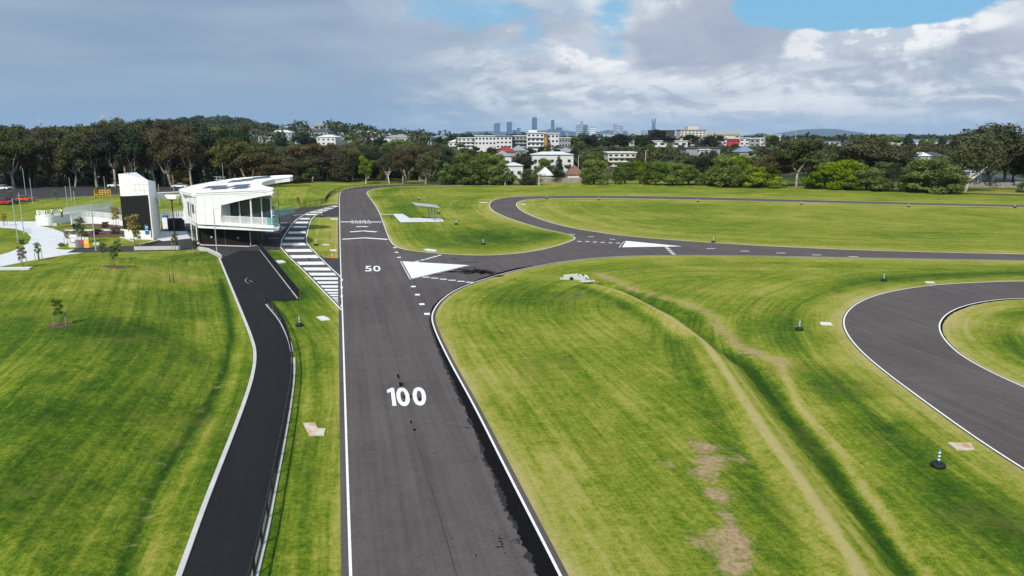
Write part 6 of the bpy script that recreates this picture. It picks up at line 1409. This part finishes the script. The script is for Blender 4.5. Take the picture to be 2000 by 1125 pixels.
# far road on the right
fr_l = chaikin(gl([(1700, 373.2), (1740, 374), (1850, 376.8), (2000, 381.5), (2200, 387)]), 2); o = strip('far_road', fr_l, 4.5, Z1, M_ASPHM); tag(o, kind='structure')

# ------------------------------------------------------------------ distant woods, city, ranges
def wood(name, n, fx, leaf, size, seed, r0=4.5, r1=8.5):
    rng = np.random.default_rng(seed); cs = []; rs = []
    for _ in range(n):
        x, y = fx(rng); r_ = rng.uniform(r0, r1); cs.append((x, y, hz(x, y) + r_ * .7)); rs.append((r_, r_, r_ * .75))
    me = leaf_mesh(name, cs, rs, n * 75, size, seed, .75); return tag(link(name, me, leaf), kind='stuff')
wood('hill_forest', 420, lambda r_: (-500 + r_.normal() * 100, 1250 + r_.normal() * 170), L_FAR, 1.7, 3)
wood('scrub', 420, lambda r_: ((lambda Y: (X(r_.uniform(860, 2150), Y), Y))(r_.uniform(340, 440))), L_GUM, .7, 8, 2.0, 3.3)
wood('distant_treeline', 620, lambda r_: ((lambda Y: (X(r_.uniform(-300, 2300), Y), Y))(r_.uniform(720, 1000))), L_FAR, 1.6, 4)
wood('suburban_trees', 230, lambda r_: ((lambda Y: (X(r_.uniform(-200, 900), Y), Y))(r_.uniform(520, 800))), L_FAR, 1.3, 5)
wood('farther_treeline', 500, lambda r_: ((lambda Y: (X(r_.uniform(-500, 2500), Y), Y))(r_.uniform(1300, 2200))), L_FAR, 3.0, 6)
CM = {'b': mat('tower_blue', (.07, .15, .27), .25, .1, .02, spec=.7), 'g': mat('tower_grey', (.36, .38, .40), .6, .1, .02), 'w': mat('tower_white', (.66, .66, .66), .6, .06, .02), 'p': mat('tower_pink', (.42, .32, .30), .6, .1, .02), 'd': mat('tower_dark', (.04, .08, .16), .3, .1, .02, spec=.6)}
YC = 9000.0
cw = {'b': 'blue glass', 'g': 'grey', 'w': 'white', 'p': 'pinkish', 'd': 'dark blue'}
city = [(972, 239, 12, 'b', 1), (995, 237, 10, 'd', 0), (1005, 253, 8, 'b', 0), (1012.5, 249, 7, 'b', 0), (1042, 228, 10, 'd', 2), (1031, 256, 12, 'g', 0), (1076, 233, 6, 'd', 0), (1075, 250, 16, 'b', 3), (1088, 248, 11, 'd', 0), (1093, 257, 16, 'b', 0), (1102, 257, 5, 'p', 0), (1110, 257, 12, 'b', 0), (1124, 241, 9, 'g', 3), (1130.5, 236, 5, 'g', 0), (1136, 243, 11, 'b', 0), (1150.5, 247, 11, 'w', 0), (1150, 262, 30, 'w', 0), (1193.5, 239, 7, 'g', 3), (1204, 245, 8, 'g', 0), (1199, 252, 5, 'w', 0), (1212, 255, 8, 'b', 0), (1226, 258, 14, 'w', 3), (1247, 253, 8, 'g', 3), (1257, 254, 8, 'w', 0), (1175, 261, 14, 'w', 0), (1186, 262, 9, 'w', 0), (1238, 260, 8, 'w', 0), (1062, 258, 9, 'b', 0), (1050, 259, 8, 'g', 0), (1119, 258, 7, 'b', 0), (1650, 262, 5, 'g', 0), (1656, 263, 5, 'w', 0), (1667, 259, 9, 'w', 0), (1678, 261, 9, 'w', 0), (1688, 263, 12, 'w', 0), (1600, 266, 16, 'w', 0)]
ORD = 'first second third fourth fifth sixth seventh eighth ninth tenth eleventh twelfth thirteenth fourteenth fifteenth sixteenth seventeenth eighteenth'.split(); city.sort()
for i, (px, tp, wp, cm, sh_) in enumerate(city):
    nL = sum(1 for c in city if c[0] < px); nR = sum(1 for c in city if c[0] > px)
    Y = YC + (i % 5) * 120; x = X(px, Y); wd = wp / F * Y; ht_ = topz(tp + 1, Y); t_ = thing('city_tower', '%s %s tower on the far skyline, %s from its %s end' % ('tall' if tp < 245 else ('mid-height' if tp < 256 else 'low'), cw[cm], ORD[min(nL, nR, 17)], 'left' if nL <= nR else 'right'), 'tower', (x, Y, 0), 0, 'towers of the distant city skyline')
    hb = ht_ * (.93 if sh_ else 1)
    MB().box(-wd / 2, wd / 2, -wd / 2, wd / 2, -5, hb).build('shaft', CM[cm], t_)
    if sh_ == 1: MB().prism([(-wd / 2, -wd / 2), (wd / 2, -wd / 2), (wd / 2, wd / 2), (-wd / 2, wd / 2)], hb, [hb + ht_ * .02, hb + ht_ * .09, hb + ht_ * .09, hb + ht_ * .02]).build('crown', CM[cm], t_)
    elif sh_ == 2: MB().box(-wd * .4, wd * .4, -wd * .4, wd * .4, hb, ht_).build('crown', CM['b'], t_)
    elif sh_ == 3: MB().prism([(-wd / 2, -wd / 2), (wd / 2, -wd / 2), (wd / 2, wd / 2), (-wd / 2, wd / 2)], hb, hb + 1).build('cornice', CM[cm], t_); MB().add([(-wd / 2, -wd / 2, hb + 1), (wd / 2, -wd / 2, hb + 1), (wd / 2, wd / 2, hb + 1), (-wd / 2, wd / 2, hb + 1), (0, 0, ht_)], [(0, 1, 4), (1, 2, 4), (2, 3, 4), (3, 0, 4), (3, 2, 1, 0)]).build('crown', CM[cm], t_)
    # recessed floor bands
    mb = MB(); nb_ = max(3, int(hb / 22))
    for j in range(nb_): mb.box(-wd * .502, wd * .502, -wd * .505, wd * .502, hb * (j + .6) / nb_, hb * (j + .6) / nb_ + hb / nb_ * .3)
    mb.build('window_band', CM['d'] if cm != 'd' else CM['b'], t_)
# twisting pair tower
x = X(1265, YC); t_ = thing('city_tower', 'slender split tower with twisting halves, right end of the skyline', 'tower', (x, YC, 0)); hh = topz(231.5, YC)
for s_ in (-1, 1):
    P_ = [(s_ * (14 + 5 * math.sin(k * .9)) , 0, hh * k / 8) for k in range(9)]; MB().tube(P_, [15, 15, 14, 14, 13, 12, 11, 9, 5 if s_ < 0 else 8], 6).build('shaft', CM['b'], t_)
def rng_(name, pts, Y, m_, dep=1500):
    n = len(pts); vs = []; fs = []; xs_ = np.linspace(pts[0][0], pts[-1][0], 140); ys_ = np.interp(xs_, [p[0] for p in pts], [p[1] for p in pts]); nz = np.cumsum(np.random.normal(size=140)) * .12; nz -= np.linspace(nz[0], nz[-1], 140)
    for i, (px, yy) in enumerate(zip(xs_, ys_)):
        z = max(0, topz(yy + nz[i] * .6, Y)); x = X(px, Y); vs += [(x, Y - dep, -2), (x, Y - dep * .45, z * .55), (x, Y, z), (x, Y + dep, -2)]
    for i in range(139):
        for j in range(3): fs.append((i * 4 + j, (i + 1) * 4 + j, (i + 1) * 4 + j + 1, i * 4 + j + 1))
    o = link(name, mesh(name, vs, fs, True), m_); o.data.flip_normals(); return tag(o, kind='structure')
M_RNG = mat('range_forest', (.022, .045, .042), .95, .4, .004)
rng_('mountains', [(860, 268), (900, 263), (915, 257), (960, 256.5), (1000, 258), (1060, 255), (1090, 254), (1130, 259), (1165, 257), (1180, 253), (1195, 256), (1215, 262), (1270, 268)], 15000, M_RNG)
rng_('mountains', [(1430, 268), (1455, 262), (1470, 260.5), (1485, 263), (1510, 259), (1540, 253.5), (1580, 251.5), (1605, 252), (1640, 257), (1680, 262), (1740, 262), (1800, 264), (1900, 266), (2050, 266), (2300, 268)], 15000, M_RNG)
# ------------------------------------------------------------------ the air
hz_ = bpy.data.meshes.new('haze'); bm = bmesh.new(); bmesh.ops.create_cube(bm, size=1.0)
for v in bm.verts: v.co = Vector((v.co.x * 46000, v.co.y * 46000, -9 + (v.co.z + .5) * 345))
bm.to_mesh(hz_); bm.free(); m = bpy.data.materials.new('haze_air'); m.use_nodes = True; m.node_tree.nodes.remove(m.node_tree.nodes['Principled BSDF'])
pv = m.node_tree.nodes.new('ShaderNodeVolumePrincipled'); pv.inputs['Density'].default_value = HAZE; pv.inputs['Color'].default_value = (.50, .72, 1.0, 1); pv.inputs['Anisotropy'].default_value = 0.0
m.node_tree.links.new(pv.outputs[0], m.node_tree.nodes['Material Output'].inputs['Volume'])
tag(link('haze', hz_, m), kind='stuff')

# things that look alike share a phrase above; number them from the left so that each label points at one
from collections import defaultdict
dup_ = defaultdict(list)
for o in sc.objects:
    if o.parent is None and 'label' in o: dup_[(o['label'], o.get('group'))].append(o)
for (lb_, g_), l in dup_.items():
    if len(l) < 2 or len(l) > 18: continue
    l.sort(key=lambda o: o.location.x / max(1.0, o.location.y))
    for i, o in enumerate(l):
        s_ = (', left one of two', ', right one of two')[i] if len(l) == 2 else ', ' + ('leftmost' if i == 0 else ORD[i] + ' from left')
        if len((lb_ + s_).split()) <= 16: o['label'] = lb_ + s_
